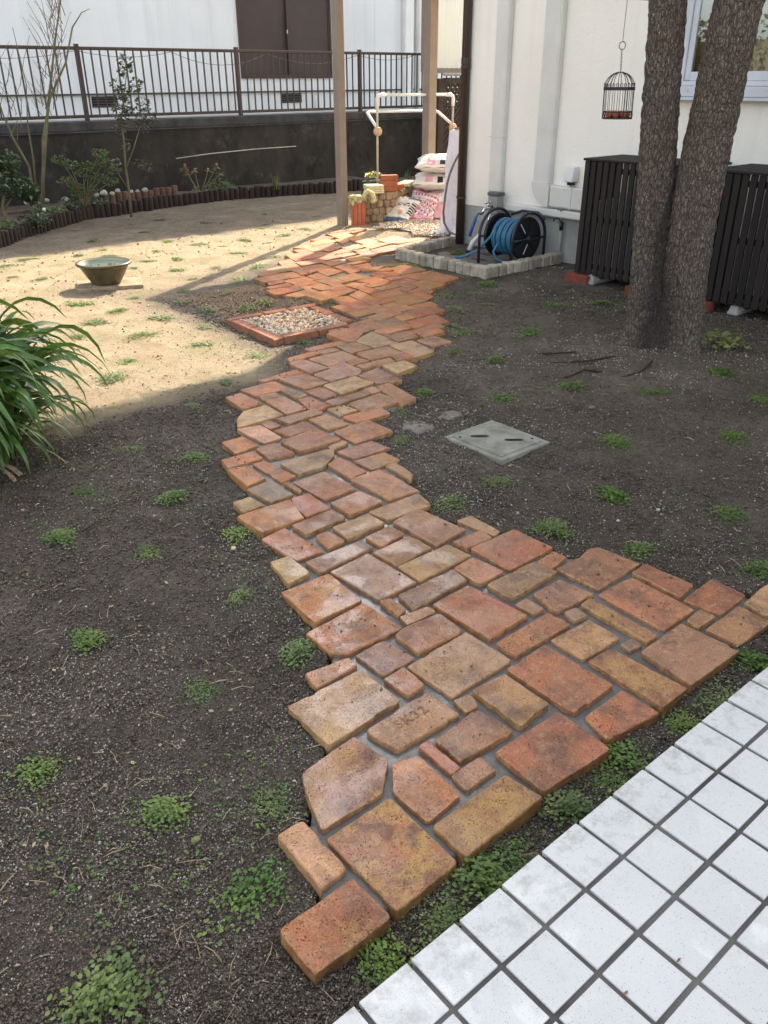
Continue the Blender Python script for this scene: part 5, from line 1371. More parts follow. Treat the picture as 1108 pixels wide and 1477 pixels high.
# ================================================================== TREE with two trunks
tree = empty('twin_trunk_tree', (4.74, 2.86, 0), 'furrowed grey brown tree with two trunks rising from one base', 'tree')
def trunk(cpts, rads, name, nz=260, n=120, seed=1, flare=1.0):
    cz = np.array([p[2] for p in cpts]); zs = np.concatenate([np.linspace(-.06, 2.4, nz), np.linspace(2.46, cz[-1], 20)])
    cx = np.interp(zs, cz, [p[0] for p in cpts]); cy = np.interp(zs, cz, [p[1] for p in cpts]); rd = np.interp(zs, cz, rads)
    a = np.linspace(0, 2*np.pi, n, endpoint=False); A, Zg = np.meshgrid(a, zs); Rr = .875*rd[:, None]*np.ones_like(A)
    fl = np.exp(-np.maximum(Zg, 0)/.11); Rr = Rr*(1+flare*.42*fl*(1+.5*np.cos(A*4+seed)+.3*np.cos(A*7)))
    u = A/(2*np.pi)*26; Rr = Rr*(1+.05*np.cos(2*A+seed+Zg*.6)+.025*np.cos(3*A-Zg*1.4))
    uu = np.minimum(u, 26-u)
    ridg = np.abs(vnoise(u+1.6*(vnoise(uu*.7, Zg*5, 8+seed)-.5), Zg*13, seed)*2-1); r2 = np.abs(vnoise(u*2.1, Zg*30, seed+5)*2-1)
    blend = np.minimum(1, np.minimum(u, 26-u)/1.0)
    Rr = Rr-(.010*(1-ridg)**2.0+.006*(1-r2)**2)*blend+.004*(vnoise(u*3, Zg*45, seed+9)-.5)
    V = np.stack([cx[:, None]+Rr*np.cos(A), cy[:, None]+Rr*np.sin(A), Zg], -1).reshape(-1, 3)
    i, j = np.meshgrid(np.arange(len(zs)-1), np.arange(n), indexing='ij'); i = i.ravel(); j = j.ravel()
    F = np.stack([i*n+j, i*n+(j+1) % n, (i+1)*n+(j+1) % n, (i+1)*n+j], -1)
    me = tri_mesh(name, V-np.array([4.74, 2.86, 0]), F, M['bark'], True)
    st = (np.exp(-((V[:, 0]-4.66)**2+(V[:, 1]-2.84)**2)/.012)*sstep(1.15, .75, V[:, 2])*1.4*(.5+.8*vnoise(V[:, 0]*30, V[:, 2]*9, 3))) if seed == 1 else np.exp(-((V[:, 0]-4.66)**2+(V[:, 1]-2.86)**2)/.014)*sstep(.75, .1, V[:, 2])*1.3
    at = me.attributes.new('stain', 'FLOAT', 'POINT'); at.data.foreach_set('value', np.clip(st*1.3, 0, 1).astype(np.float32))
    return link(name, me, tree)
TL = [(4.705, 2.955, -.06), (4.700, 2.955, .1), (4.69, 2.972, .44), (4.68, 2.997, .86), (4.665, 3.025, 1.24), (4.652, 3.05, 1.6), (4.64, 3.07, 1.94), (4.60, 3.15, 2.6), (4.50, 3.3, 3.6)]
TR = [(4.80, 2.775, -.06), (4.795, 2.78, .1), (4.79, 2.788, .46), (4.785, 2.79, .87), (4.795, 2.78, 1.245), (4.805, 2.765, 1.6), (4.82, 2.75, 1.93), (4.88, 2.62, 2.6), (5.05, 2.35, 3.6)]
trunk(TL, [.150, .140, .132, .126, .122, .118, .116, .11, .07], 'trunk', seed=1)
trunk(TR, [.178, .166, .158, .156, .153, .150, .150, .14, .09], 'trunk', seed=2)
for pts, r0 in (([(4.62, 3.10, 2.35), (4.3, 3.5, 2.9), (3.9, 3.9, 3.5)], .05), ([(4.58, 3.18, 2.7), (4.9, 3.7, 3.2), (5.1, 4.1, 3.9)], .045), ([(4.5, 3.3, 3.5), (4.3, 3.5, 4.2), (4.2, 3.6, 4.9)], .06),
                ([(4.9, 2.6, 2.6), (4.4, 2.2, 3.2), (4.0, 1.9, 3.9)], .055), ([(4.95, 2.5, 3.0), (5.3, 2.0, 3.6), (5.5, 1.7, 4.3)], .05), ([(5.05, 2.35, 3.5), (5.1, 2.4, 4.3), (5.0, 2.5, 5.1)], .07)):
    MB().tube(pts, [r0, r0*.7, r0*.3], 10).build('limb', M['bark'], tree, smooth=True)
MB().tube([(4.62, 3.12, 1.945), (4.55, 3.20, 1.950), (4.485, 3.235, 1.948)], [.012, .009, .006], 7).build('twig_stub', M['twig'], tree, smooth=True)
cs = [((3.9, 3.8, 3.7), (.7, .7, .5)), ((5.1, 4.0, 4.1), (.6, .7, .5)), ((4.2, 3.5, 5.0), (.8, .8, .6)), ((4.0, 1.9, 4.0), (.7, .7, .5)), ((5.4, 1.8, 4.4), (.5, .6, .5)), ((5.0, 2.5, 5.3), (.8, .8, .6)), ((4.6, 2.9, 4.5), (.8, .8, .5))]
cloud_obj('crown', blob_pts(cs, 900), .10, M['treeleaf'], tree)
# low plants and surface roots at the foot of the tree
sp_ = empty('ground_plant', (5.06, 2.62, 0), 'pale green low plant growing at the right foot of the tree', 'plant')
cloud_obj('leaves', np.stack([5.05+rng.normal(0, .10, 130), 2.60+rng.normal(0, .09, 130), .03+rng.uniform(0, .05, 130)], -1), .042, M['rholeaf'], sp_, 1.2, .8)
rt = MB(); rt.smooth = True
for pts in ([(4.35, 2.9, .02), (4.1, 2.95, .03), (3.95, 3.10, .012), (3.8, 3.12, -.01)], [(4.45, 2.7, .03), (4.2, 2.62, .025), (4.0, 2.66, .01), (3.85, 2.6, -.01)], [(4.0, 3.35, .0), (4.05, 3.2, .03), (4.2, 3.12, .028), (4.32, 3.18, -.01)], [(4.1, 2.75, 0), (3.95, 2.85, .03), (3.8, 2.85, .02), (3.7, 2.95, -.01)]):
    rt.tube([(a, b, c-.006) for a, b, c in pts], [.007, .006, .005, .003], 6)
rt.build('surface_root', M['log'], tree)
# hedge and trees down the left side of the garden (seen in the window's reflection)
hd = empty('hedge', (-4.6, 8.5, 0), 'tall clipped yellow green hedge along the left side of the garden', 'hedge')
q = np.stack([rng.uniform(-5.0, -4.2, 9000), rng.uniform(3, 14, 9000), rng.uniform(0, 1, 9000)**.8*2.6], -1); q[:, 0] += .25*np.sin(q[:, 1]*2)
cloud_obj('foliage', q, .13, M['hedgeleaf'], hd)
MB().box(-4.9, 3.1, 0, -4.4, 13.9, 2.2).build('inner_branches', M['twig'], hd)

# ================================================================== RETAINING WALL, FENCE, NEIGHBOUR HOUSE
rw = empty('retaining_wall', (7, 11.9, 0), 'dark stained concrete retaining wall along the back of the garden', 'retaining wall')
b = MB(); n = 160; cols = 9
xs = np.linspace(-14, 34, n); zs = np.linspace(-.1, .935, cols)
for i, x in enumerate(xs):
    for j, z in enumerate(zs): b.v.append((x, 11.9+.012*float(vnoise(np.array([x*1.3]), np.array([z*3]), 4)[0]-.5), z))
for i in range(n-1):
    for j in range(cols-1): b.f.append([i*cols+j, (i+1)*cols+j, (i+1)*cols+j+1, i*cols+j+1]); b.m.append(0); b.sm.append(True)
b.box(-14, 11.92, -.1, 34, 12.24, .93); b.build('wall', M['retain'], rw)
MB().box(-14, 11.885, .936, 34, 12.245, .952).build('ledge', M['retain_cap'], rw)
MB().box(-14, 11.95, .953, 34, 12.245, 1.07, .008).build('coping', M['retain_cap'], rw)
fe = empty('railing_fence', (7.3, 12.10, 1.07), 'bronze metal railing fence standing on top of the retaining wall', 'fence')
fx = [-2.3, .1, 2.5, 4.92, 7.34, 9.68, 12.06, 14.4]
b = MB().box(-2.5, 12.08, 1.915, 14.6, 12.13, 1.955, .006).build('top_rail', M['fence'], fe)
MB().box(-2.5, 12.085, 1.105, 14.6, 12.125, 1.145, .004).build('bottom_rail', M['fence'], fe)
bp = None
for k in range(141):
    x = -2.3+k*.1195
    if min(abs(x-q) for q in fx) < .05: continue
    if bp is None: bp = MB().box(-.0085, 12.096, 1.145, .0085, 12.114, 1.915).build('baluster', M['fence'], fe); o = bp
    else: o = bp.copy(); COL.objects.link(o); ORG[o.name] = Vector()
    o.location = (x-7.3+7.3, 0, 0)
for x in fx: MB().box(x-.025, 12.075, 1.06, x+.025, 12.135, 1.985, .004).build('post', M['fence'], fe)
nt_ = MB()
for x0, x1, s_ in ((3.0, 4.92, .10), (4.92, 6.3, .07), (6.3, 7.9, .16), (7.9, 9.68, .13), (9.68, 10.9, .07)):
    nt_.tube([(x0+(x1-x0)*t_, 12.14, 1.91-s_*4*t_*(1-t_)) for t_ in [i/10 for i in range(11)]], .005, 4)
tag(nt_.build('net_cord', M['net'], None, (7.3, 12.14, 1.9)), 'pale green net cord sagging along the fence top rail', 'cord')
tag(MB().tube([(6.05, 11.86, .55), (6.6, 11.86, .585), (7.4, 11.86, .61), (8.16, 11.86, .615)], .008, 6).build('cane', M['bamboo'], None, (6.05, 11.86, .55), smooth=True), 'thin pale cane fixed almost level across the dark retaining wall', 'cane')
nh = empty('neighbour_house', (9, 14.5, 1.0), 'pale grey sided neighbour house with closed brown shutters behind the fence', 'house')
NY_ = 14.5
b = MB(); wx0, wx1, wz0_, wz1_ = 8.86, 10.90, 1.575, 3.35
b.box(-5, NY_, 1.37, wx0, NY_+.15, 7.45); b.box(wx1, NY_, 1.37, 18, NY_+.15, 7.45); b.box(wx0, NY_, 1.37, wx1, NY_+.15, wz0_); b.box(wx0, NY_, wz1_, wx1, NY_+.15, 7.45)
b.box(-5, NY_+.15, 1.37, -4.85, 22, 7.45); b.box(17.85, NY_+.15, 1.37, 18, 22, 7.45); b.box(-5, 22, 1.37, 18, 22.15, 7.45); b.build('wall', M['siding'], nh)
MB().box(-5, NY_+.02, .99, 18, NY_+.16, 1.345).build('foundation', M['siding'], nh)
MB().box(-5, NY_-.02, 1.345, 18, NY_+.14, 1.368).build('drip_flashing', M['retain_cap'], nh)
MB().box(-5.5, 13.9, 7.45, 18.5, 22.6, 7.56).build('roof', M['roof'], nh)
for k in range(14):
    x = -3.5+k*1.55
    if not (wx0-.1 < x < wx1+.1): MB().box(x-.006, NY_-.004, 1.37, x+.006, NY_-.0005, 7.4).build('siding_joint', M['siding'], nh)
sh = MB(); sh.box(wx0, NY_-.03, wz0_, wx0+.035, NY_+.1, wz1_); sh.box(wx1-.035, NY_-.03, wz0_, wx1, NY_+.1, wz1_); sh.box(wx0+.036, NY_-.03, wz0_, wx1-.036, NY_+.1, wz0_+.05); sh.box(wx0+.036, NY_-.03, wz1_-.05, wx1-.036, NY_+.1, wz1_)
sf = sh.build('shutter_window', M['fence'], nh)
for x0, x1, yo in ((wx0+.037, 9.93, .03), (9.90, wx1-.037, -.004)):
    b = MB(); b.box(x0, NY_+yo, wz0_+.052, x1, NY_+yo+.02, wz1_-.052)
    p_ = b.build('shutter', M['shutter'], sf)
    b = MB(); b.box(x0, NY_+yo-.012, wz0_+.052, x0+.03, NY_+yo-.001, wz1_-.052); b.box(x1-.03, NY_+yo-.012, wz0_+.052, x1, NY_+yo-.001, wz1_-.052); b.box(x0+.031, NY_+yo-.012, wz0_+.052, x1-.031, NY_+yo-.001, wz0_+.08); b.build('shutter_stile', M['fence'], p_)
MB().box(9.885, NY_-.03, 2.30, 9.905, NY_-.018, 2.36).build('latch', M['alu'], sf)
for x in (6.24, 9.95):
    v_ = MB(); v_.box(x-.22, NY_+.005, 1.165, x+.22, NY_+.018, 1.325); v_ = v_.build('vent', M['slot'], nh)
    for k in range(4): MB().bar((x-.21, NY_+.002, 1.185+k*.038), (x+.21, NY_+.002, 1.185+k*.038), .006, .016, (0, .5, 1)).build('louvre', M['shutter'], v_)
MB().box(12.70, NY_-.12, 1.0, 12.93, NY_-.005, 7.4, .01).build('duct_cover', M['plastic_white'], nh)
MB().tube([(13.08, NY_-.06, 1.0), (13.08, NY_-.06, 7.4)], .05, 12).build('downpipe', M['plastic_white'], nh, smooth=True)
MB().tube([(10.45, NY_-.03, 1.05), (10.45, NY_-.03, 1.24), (10.5, NY_-.03, 1.27), (10.55, NY_+.03, 1.27)], .02, 8).build('small_pipe', M['plastic_white'], nh, smooth=True)

# ================================================================== PLANTING BED, LOG EDGING, WHITE ROCKS
EP = [(1.2, 8.3), (2.2, 9.08), (2.70, 9.51), (3.39, 10.2), (4.25, 10.84), (5.56, 11.15), (6.76, 11.26), (8.15, 10.95), (9.2, 10.9)]
def resample(P_, step):
    P_ = [Vector((a, b, 0)) for a, b in P_]; out = []; acc = 0
    for a, b in zip(P_[:-1], P_[1:]):
        L = (b-a).length; t_ = acc
        while t_ < L: out.append(a.lerp(b, t_/L)); t_ += step
        acc = t_-L
    return out
ed = empty('log_edging', (5, 11, 0), 'curved edging of short dark log stakes along the planting bed', 'edging')
proto = []
for k in range(4):
    b = MB(); b.smooth = True; r_ = .042; h_ = .20
    b.lathe([(r_, -.1), (r_*random.uniform(.96, 1.02), h_*.5), (r_*.98, h_-.015), (r_*.85, h_), (0.0, h_+.002)], (5, 11, 0), 12); proto.append(b)
po = [None]*4
for i, p in enumerate(resample(EP, .0865)):
    k = i % 4
    if po[k] is None: po[k] = proto[k].build('log_stake', M['log'], ed); o = po[k]
    else: o = po[k].copy(); COL.objects.link(o)
    o.location = (p.x-5, p.y-11, random.uniform(-.06, -.03)); o.rotation_euler = (random.uniform(-.05, .05), random.uniform(-.05, .05), random.uniform(0, 6))
bd = MB(); pts = resample(EP, .25)
cols = 7
for i, p in enumerate(pts):
    for j in range(cols):
        t_ = j/(cols-1); x = p.x*(1-t_)+p.x*t_*1.0; y = p.y+.04+(11.91-p.y-.04)*t_
        bd.v.append((x-(1-t_)*0, y, .10+.03*float(vnoise(np.array([x*5]), np.array([y*5]), 6)[0]-.5)))
for i in range(len(pts)-1):
    for j in range(cols-1): bd.f.append([i*cols+j, (i+1)*cols+j, (i+1)*cols+j+1, i*cols+j+1]); bd.m.append(0); bd.sm.append(True)
tag(bd.build('planting_bed', M['soil']), kind='structure')
e2 = empty('raised_log_edging', (5.2, 11.35, .1), 'second higher row of red brown stakes under the white rocks', 'edging')
for k in range(12):
    x = 4.70+k*.092
    b = MB(); b.smooth = True; h_ = .12+.022*(k > 7)+random.uniform(-.01, .01); b.lathe([(.045, -.12), (.044, h_-.012), (.036, h_), (0, h_)], (x, 11.35, .1), 12); b.build('log_stake', M['redlog'], e2)
b = MB(); b.box(2.2, 11.15, .05, 4.6, 11.19, .13, .005); b.build('low_board', M['redlog'], e2)
for (x, z, s_, lab) in ((4.57, .16, .045, 'white rock at the left end of the raised stakes'), (4.67, .18, .06, 'largest white rock above the raised stakes'), (4.79, .16, .045, 'white rock right of the largest rock on the raised stakes'), (4.87, .19, .042, 'pale tilted rock beside the slender sapling'), (5.06, .165, .035, 'grey white rock just right of the sapling stem'), (5.15, .165, .034, 'small white rock on the raised stakes'), (5.26, .17, .05, 'grey rock at the right end of the raised stakes'),
                      (3.62, .16, .05, 'white rock low on the far left of the bed'), (3.74, .14, .045, 'dull white rock under the bare shrub'), (3.86, .16, .045, 'tan white rock behind the bare shrub stems'), (4.10, .15, .055, 'greyish white rock between bare shrub and raised stakes')):
    b = MB(); b.ball((x, 11.33 if x > 4.5 else 11.22, z+.055), s_*.85, 9, (1, .8, .75), .16); tag(b.build('rock', M['whitestone'], None, (x, 11.3, z+.02)), lab, 'rock')

# ================================================================== SHRUBS
def branch(par, pts, r0, r1, mat='twig', name='stem', n=7):
    rs = [r0+(r1-r0)*i/(len(pts)-1) for i in range(len(pts))]; return MB().tube(pts, rs, n).build(name, M[mat], par, smooth=True)
s1 = empty('evergreen_shrub', (3.0, 10.1, .1), 'glossy dark evergreen shrub with a pale stem at the left edge', 'shrub')
branch(s1, [(3.02, 10.1, .0), (3.0, 10.1, .18), (2.99, 10.1, .34), (3.05, 10.08, .5)], .028, .015, 'yellow_bark', 'trunk'); branch(s1, [(3.0, 10.1, .30), (3.1, 10.06, .42), (3.2, 10.03, .5)], .014, .006, 'yellow_bark')
cloud_obj('foliage', blob_pts([((3.02, 10.1, .58), (.22, .22, .2)), ((3.18, 10.05, .52), (.18, .18, .15)), ((3.28, 10.0, .44), (.12, .12, .1)), ((3.12, 10.06, .78), (.14, .14, .12)), ((2.92, 10.12, .66), (.25, .2, .2)), ((2.8, 10.1, .8), (.25, .2, .2))], 240), .062, M['camellia'], s1)
s2 = empty('bare_shrub', (3.77, 11.14, .1), 'bare multi stemmed shrub with greenish stems and twiggy top', 'shrub')
for pts, r0, r1 in (([(3.75, 11.15, .0), (3.83, 11.12, .46), (3.94, 11.08, .93), (4.04, 11.05, 1.31), (4.14, 11.01, 1.68), (4.24, 10.98, 2.03), (4.35, 10.94, 2.38), (4.42, 10.92, 2.7)], .034, .006), ([(3.73, 11.15, .0), (3.85, 11.11, .54), (3.92, 11.1, .93), (4.07, 11.04, 1.38), (4.3, 10.96, 1.75), (4.43, 10.92, 2.11), (4.55, 10.88, 2.26), (4.64, 10.84, 2.3)], .030, .004),
                    ([(3.7, 11.16, .0), (3.71, 11.16, .63), (3.6, 11.2, .94), (3.54, 11.22, 1.21), (3.5, 11.23, 1.6)], .026, .008), ([(3.71, 11.16, .1), (3.77, 11.14, .7), (3.78, 11.14, 1.09), (3.84, 11.11, 1.53), (3.81, 11.13, 2.1)], .018, .005)):
    branch(s2, pts, r0*.75, r1*.7, 'yellow_bark', 'stem', 9)
tw = MB(); tips = []
for k in range(70):
    t_ = random.random(); z0 = random.uniform(1.1, 2.4); x0 = 3.75+.25*(z0-.2)+random.uniform(-.1, .12); y0 = 11.15-.1*(z0-.2)
    if k % 4 == 0: x0 = 3.6+random.uniform(-.1, .2); z0 = random.uniform(.9, 1.6); y0 = 11.18
    L = random.uniform(.15, .5); a = random.uniform(-.9, .9); p0 = Vector((x0, y0, z0)); p1 = p0+Vector((math.sin(a)*L*.5, random.uniform(-.1, .1), L*.6)); p2 = p1+Vector((math.sin(a*1.3)*L*.4, random.uniform(-.08, .08), L*.5))
    tw.tube([p0, p1, p2], [.005, .0035, .002], 4); tips.append(p2); tips.append(p1)
tw.build('twigs', M['twig'], s2)
cloud_obj('buds', np.array([t_[:] for t_ in tips])+rng.normal(0, .02, (len(tips), 3)), .025, M['bud'], s2)
s3 = empty('leafy_shrub', (4.2, 10.85, .1), 'soft green airy shrub between the bare shrub and the sapling', 'shrub')
mp = [(4.13, 10.89, 0.3), (4.15, 10.88, 0.38), (4.25, 10.84, 0.54), (4.39, 10.79, 0.49), (4.5, 10.75, 0.66), (4.11, 10.89, 0.64), (4.02, 10.92, 0.70), (4.04, 10.92, 0.45), (4.29, 10.83, 0.33), (4.54, 10.73, 0.43), (4.46, 10.76, 0.76), (4.58, 10.71, 0.56), (4.3, 10.8, .62)]
for p in mp: branch(s3, [(4.2, 10.86, .08), (4.2+(p[0]-4.2)*.4, 10.85, .08+(p[2]-.08)*.6), p], .008, .003)
cloud_obj('foliage', blob_pts([(p, (.11, .11, .06)) for p in mp], 85), .042, M['softleaf'], s3)
s4 = empty('slender_sapling', (4.69, 10.61, .1), 'slender upright sapling with small bronze green leaves against the fence', 'tree')
branch(s4, [(4.69, 10.61, .0), (4.71, 10.61, .36), (4.71, 10.61, .6), (4.73, 10.6, .92), (4.73, 10.6, 1.11), (4.79, 10.57, 1.38), (4.88, 10.53, 1.72)], .018, .005, 'yellow_bark', 'trunk'); branch(s4, [(4.71, 10.6, .58), (4.82, 10.56, .8), (4.9, 10.52, .99), (4.97, 10.49, 1.19)], .010, .004, 'yellow_bark', 'limb')
branch(s4, [(4.70, 10.61, .35), (4.6, 10.64, .55), (4.55, 10.66, .66)], .006, .003, 'twig', 'limb')
cr_ = [(4.84, 10.55, 1.67), (4.86, 10.55, 1.74), (4.74, 10.59, 1.49), (4.93, 10.51, 1.50), (4.79, 10.57, 1.3), (4.71, 10.61, 1.23), (4.98, 10.49, 1.3), (4.85, 10.54, 1.19), (5.04, 10.46, 1.14), (4.71, 10.61, 1.05), (4.97, 10.5, 1.08), (4.8, 10.55, 1.42)]
cloud_obj('crown', np.concatenate([blob_pts([(p, (.10, .10, .10)) for p in cr_], 60), blob_pts([((4.86, 10.54, .64), (.1, .1, .05)), ((4.96, 10.5, .58), (.08, .08, .06)), ((4.59, 10.66, .66), (.1, .1, .05)), ((4.74, 10.6, .85), (.08, .08, .08))], 26)]), .058, M['redleaf'], s4)
s5 = empty('flowering_shrub', (6.05, 11.27, .1), 'small yellowish shrub with red buds against the dark retaining wall', 'shrub')
rh = [(5.92, 11.32, .40), (6.01, 11.27, .44), (6.18, 11.18, .43), (6.28, 11.13, .47), (6.32, 11.1, .38), (6.15, 11.19, .24), (6.0, 11.28, .20), (5.89, 11.33, .47)]
for p in rh: branch(s5, [(6.06, 11.25, .05), (6.06+(p[0]-6.06)*.4, 11.25, .2), p], .007, .004)
V_, F_ = [], []
for p in rh:
    for k in range(13):
        a = random.uniform(0, 6.28); L = random.uniform(.06, .10); d = Vector((math.cos(a), math.sin(a)*.8, random.uniform(-.9, .3))).normalized(); s_ = d.cross(Vector((0, 0, 1))).normalized()*L*.17; q = Vector(p); m_ = q+d*L*.5+Vector((0, 0, .006)); e_ = q+d*L
        b0_ = len(V_); V_ += [q, m_+s_, m_-s_, e_]; F_ += [(b0_, b0_+1, b0_+2), (b0_+1, b0_+3, b0_+2)]
link('foliage', tri_mesh('foliage', np.array([v[:] for v in V_])-np.array(org(s5)), F_, M['rholeaf']), s5)
b = MB()
for p in (rh[7], rh[0], rh[3]): b.ball((p[0], p[1]-.02, p[2]+.03), .02, 7, (1, 1, 1.4))
b.build('flower_buds', M['bud'], s5)
for i, (p, mt, lab) in enumerate((((3.2, 9.98, .1), 'camellia', 'low dark plant with a white flower at the far left of the bed'), ((3.55, 10.45, .1), 'softleaf', 'low green plant at the foot of the bare shrub'), ((3.95, 10.75, .1), 'camellia', 'small dark bush below the soft green shrub'), ((4.35, 10.95, .1), 'camellia', 'small dark bush left of the raised stakes'), ((6.5, 11.45, .1), 'softleaf', 'thin weeds along the wall right of the flowering shrub'), ((2.7, 9.75, .1), 'softleaf', 'low green plant at the far left bend of the edging'))):
    r = empty('low_plant', p, lab, 'plant'); cloud_obj('leaves', blob_pts([((p[0], p[1], .18), (.2, .15, .11)), ((p[0]+.15, p[1]+.1, .15), (.15, .15, .08))], 110), .05, M[mt], r)
    if i == 0: b = MB(); b.ball((3.50, 10.30, .23), .022, 7); b.build('flower', M['flower_w'], r)
def blade_clump(name, p, n, L, w_, mat, lab):
    r = empty(name, p, lab, 'plant'); b = MB()
    for k in range(n):
        a = random.uniform(0, 6.28); l_ = L*random.uniform(.6, 1.1); ln = random.uniform(.05, .5); q = Vector(p)+Vector((random.gauss(0, .03), random.gauss(0, .03), 0)); d = Vector((math.cos(a), math.sin(a), 0)); s_ = Vector((-d.y, d.x, 0))*w_
        pts = [q, q+d*l_*ln*.4+Vector((0, 0, l_*.6)), q+d*l_*ln+Vector((0, 0, l_*(1-.3*ln)))]
        b.add([pts[0]-s_, pts[0]+s_, pts[1]-s_*.8, pts[1]+s_*.8, pts[2]], [(0, 1, 3, 2), (2, 3, 4)])
    b.build('blades', M[mat], r); return r
blade_clump('bladed_plant', (7.25, 11.1, .1), 16, .28, .008, 'softleaf', 'upright bladed green clump by the wall right of the cane')
blade_clump('bladed_plant', (9.6, 10.8, .0), 12, .30, .008, 'softleaf', 'thin bladed clump beside the sack pile near the wall')
blade_clump('bladed_plant', (6.55, 11.3, .1), 14, .16, .007, 'softleaf', 'short grassy clump along the wall under the cane')

# ================================================================== STRAP LEAVED PLANT at the left edge
ag = empty('strap_leaved_plant', (0.78, 3.93, 0), 'large clump of arching dark green strap leaves at the left edge', 'plant')
def strap_mesh(L, w_, arch, twist):
    n = 12; V, F = [], []
    for i in range(n+1):
        t_ = i/n; ang = arch[0]+(arch[1]-arch[0])*t_**1.7
        if i == 0: x = z = 0.0
        else: x += L/n*math.cos(ang); z += L/n*math.sin(ang)
        ww = w_*(.75+.5*math.sin(math.pi*min(1, t_*1.1)))*(1-t_**5)**.7 if t_ < 1 else 0.0008
        tw_ = twist*t_; dx, dz = -math.sin(ang), math.cos(ang)
        for s_ in (-1, 0, 1):
            y = s_*ww*math.cos(tw_); o_ = abs(s_)*ww*.28+s_*ww*math.sin(tw_)
            V.append((x+dx*o_, y, z+dz*o_))
    for i in range(n):
        for s_ in (0, 1): a = i*3+s_; F.append((a, a+1, a+4, a+3))
    return tri_mesh('strap_leaf', V, F, M['strap'], True)
sm_ = [strap_mesh(random.uniform(.55, .88), random.uniform(.015, .022), (random.uniform(1.30, 1.56), random.uniform(-1.5, -.2)), random.uniform(-.7, .7)) for _ in range(14)]+[strap_mesh(random.uniform(.55, .7), .016, (1.45, .8), .2) for _ in range(3)]
for k in range(500):
    a = random.uniform(0, 6.283); r_ = min(.22, abs(random.gauss(0, .13))); me_ = sm_[k % 14] if k < 480 else sm_[14+k % 3]; low = k % 3 == 0
    o = link('strap_leaf', me_, ag, (r_*math.cos(a), r_*math.sin(a), random.uniform(-.01, .03))); o.rotation_euler = (random.uniform(-.22, .22), random.uniform(.05, .4) if low else random.uniform(-.25, .08), a+random.uniform(-.5, .5)); sc = random.uniform(.6, .82) if low else random.uniform(.78, 1.02); o.scale = (sc, sc, sc*(1.0 if low else random.uniform(1.25, 1.5)))

for k in range(16):
    a = random.uniform(0, 6.283); m2 = sm_[k % 14].copy(); m2.materials.clear(); m2.materials.append(M['straw'])
    o = link('dead_leaf', m2, ag, (.16*math.cos(a), .16*math.sin(a), .01)); o.rotation_euler = (random.uniform(-.3, .3), random.uniform(.7, 1.1), a); o.scale = (.7, .5, .6)
# ================================================================== WEED TUFTS
def weed_mesh(n, rad, hgt, size):
    P3 = []
    for c in range(9):
        a = random.uniform(0, 6.28); q = .7*rad*random.random()**.6; cx_, cy_ = q*math.cos(a), q*math.sin(a)
        for k in range(n//9):
            dx, dy = random.gauss(0, rad*.30), random.gauss(0, rad*.30); rr_ = math.hypot(cx_+dx, cy_+dy)
            P3.append((cx_+dx, cy_+dy, .006+max(0, hgt*(1-(rr_/rad/1.3)**2))*random.random()))
    st_ = [(rad*.7*math.cos(a_), rad*.7*math.sin(a_)) for a_ in [random.uniform(0, 6.28) for _ in range(11)]]
    P3 = np.array(P3); L = size*rng.uniform(.55, 1.25, len(P3)); a = rng.uniform(0, 6.283, len(P3)); tl = rng.uniform(-.3, .7, len(P3))
    V, F = [], []
    for (x, y, z), l_, a_, t_ in zip(P3, L, a, tl):
        d = Vector((math.cos(a_)*math.cos(t_), math.sin(a_)*math.cos(t_), math.sin(t_))); s_ = Vector((-math.sin(a_), math.cos(a_), random.uniform(-.3, .3))); c = Vector((x, y, z)); b = len(V)
        w_ = l_*.36
        V += [c-d*l_*.5, c-d*l_*.15+s_*w_, c+d*l_*.22+s_*w_*.85, c+d*l_*.5, c+d*l_*.22-s_*w_*.85, c-d*l_*.15-s_*w_]
        F += [(b, b+1, b+2), (b, b+2, b+3), (b, b+3, b+4), (b, b+4, b+5)]
    for sx, sy in st_:                                  # creeping stems from the root outwards
        b = len(V); n_ = Vector((-sy, sx, 0)).normalized()*.0011; k_ = Vector((sy, -sx, 0))*random.uniform(-.3, .3)
        for t_ in (0, .5, 1):
            q = Vector((sx*t_, sy*t_, .004+.010*t_*(1-t_)))+k_*t_*(1-t_); V += [q-n_, q+n_]
        F += [(b, b+1, b+3), (b, b+3, b+2), (b+2, b+3, b+5), (b+2, b+5, b+4)]
    return tri_mesh('weed', np.array([v[:] for v in V]), F, M['weed'])
wm_near = [weed_mesh(560, .080, .030, .0105), weed_mesh(420, .095, .018, .009), weed_mesh(460, .070, .036, .0120), weed_mesh(640, .090, .024, .0085), weed_mesh(380, .100, .020, .0112)]; wm_far = [weed_mesh(260, .095, .026, .016) for _ in range(4)]
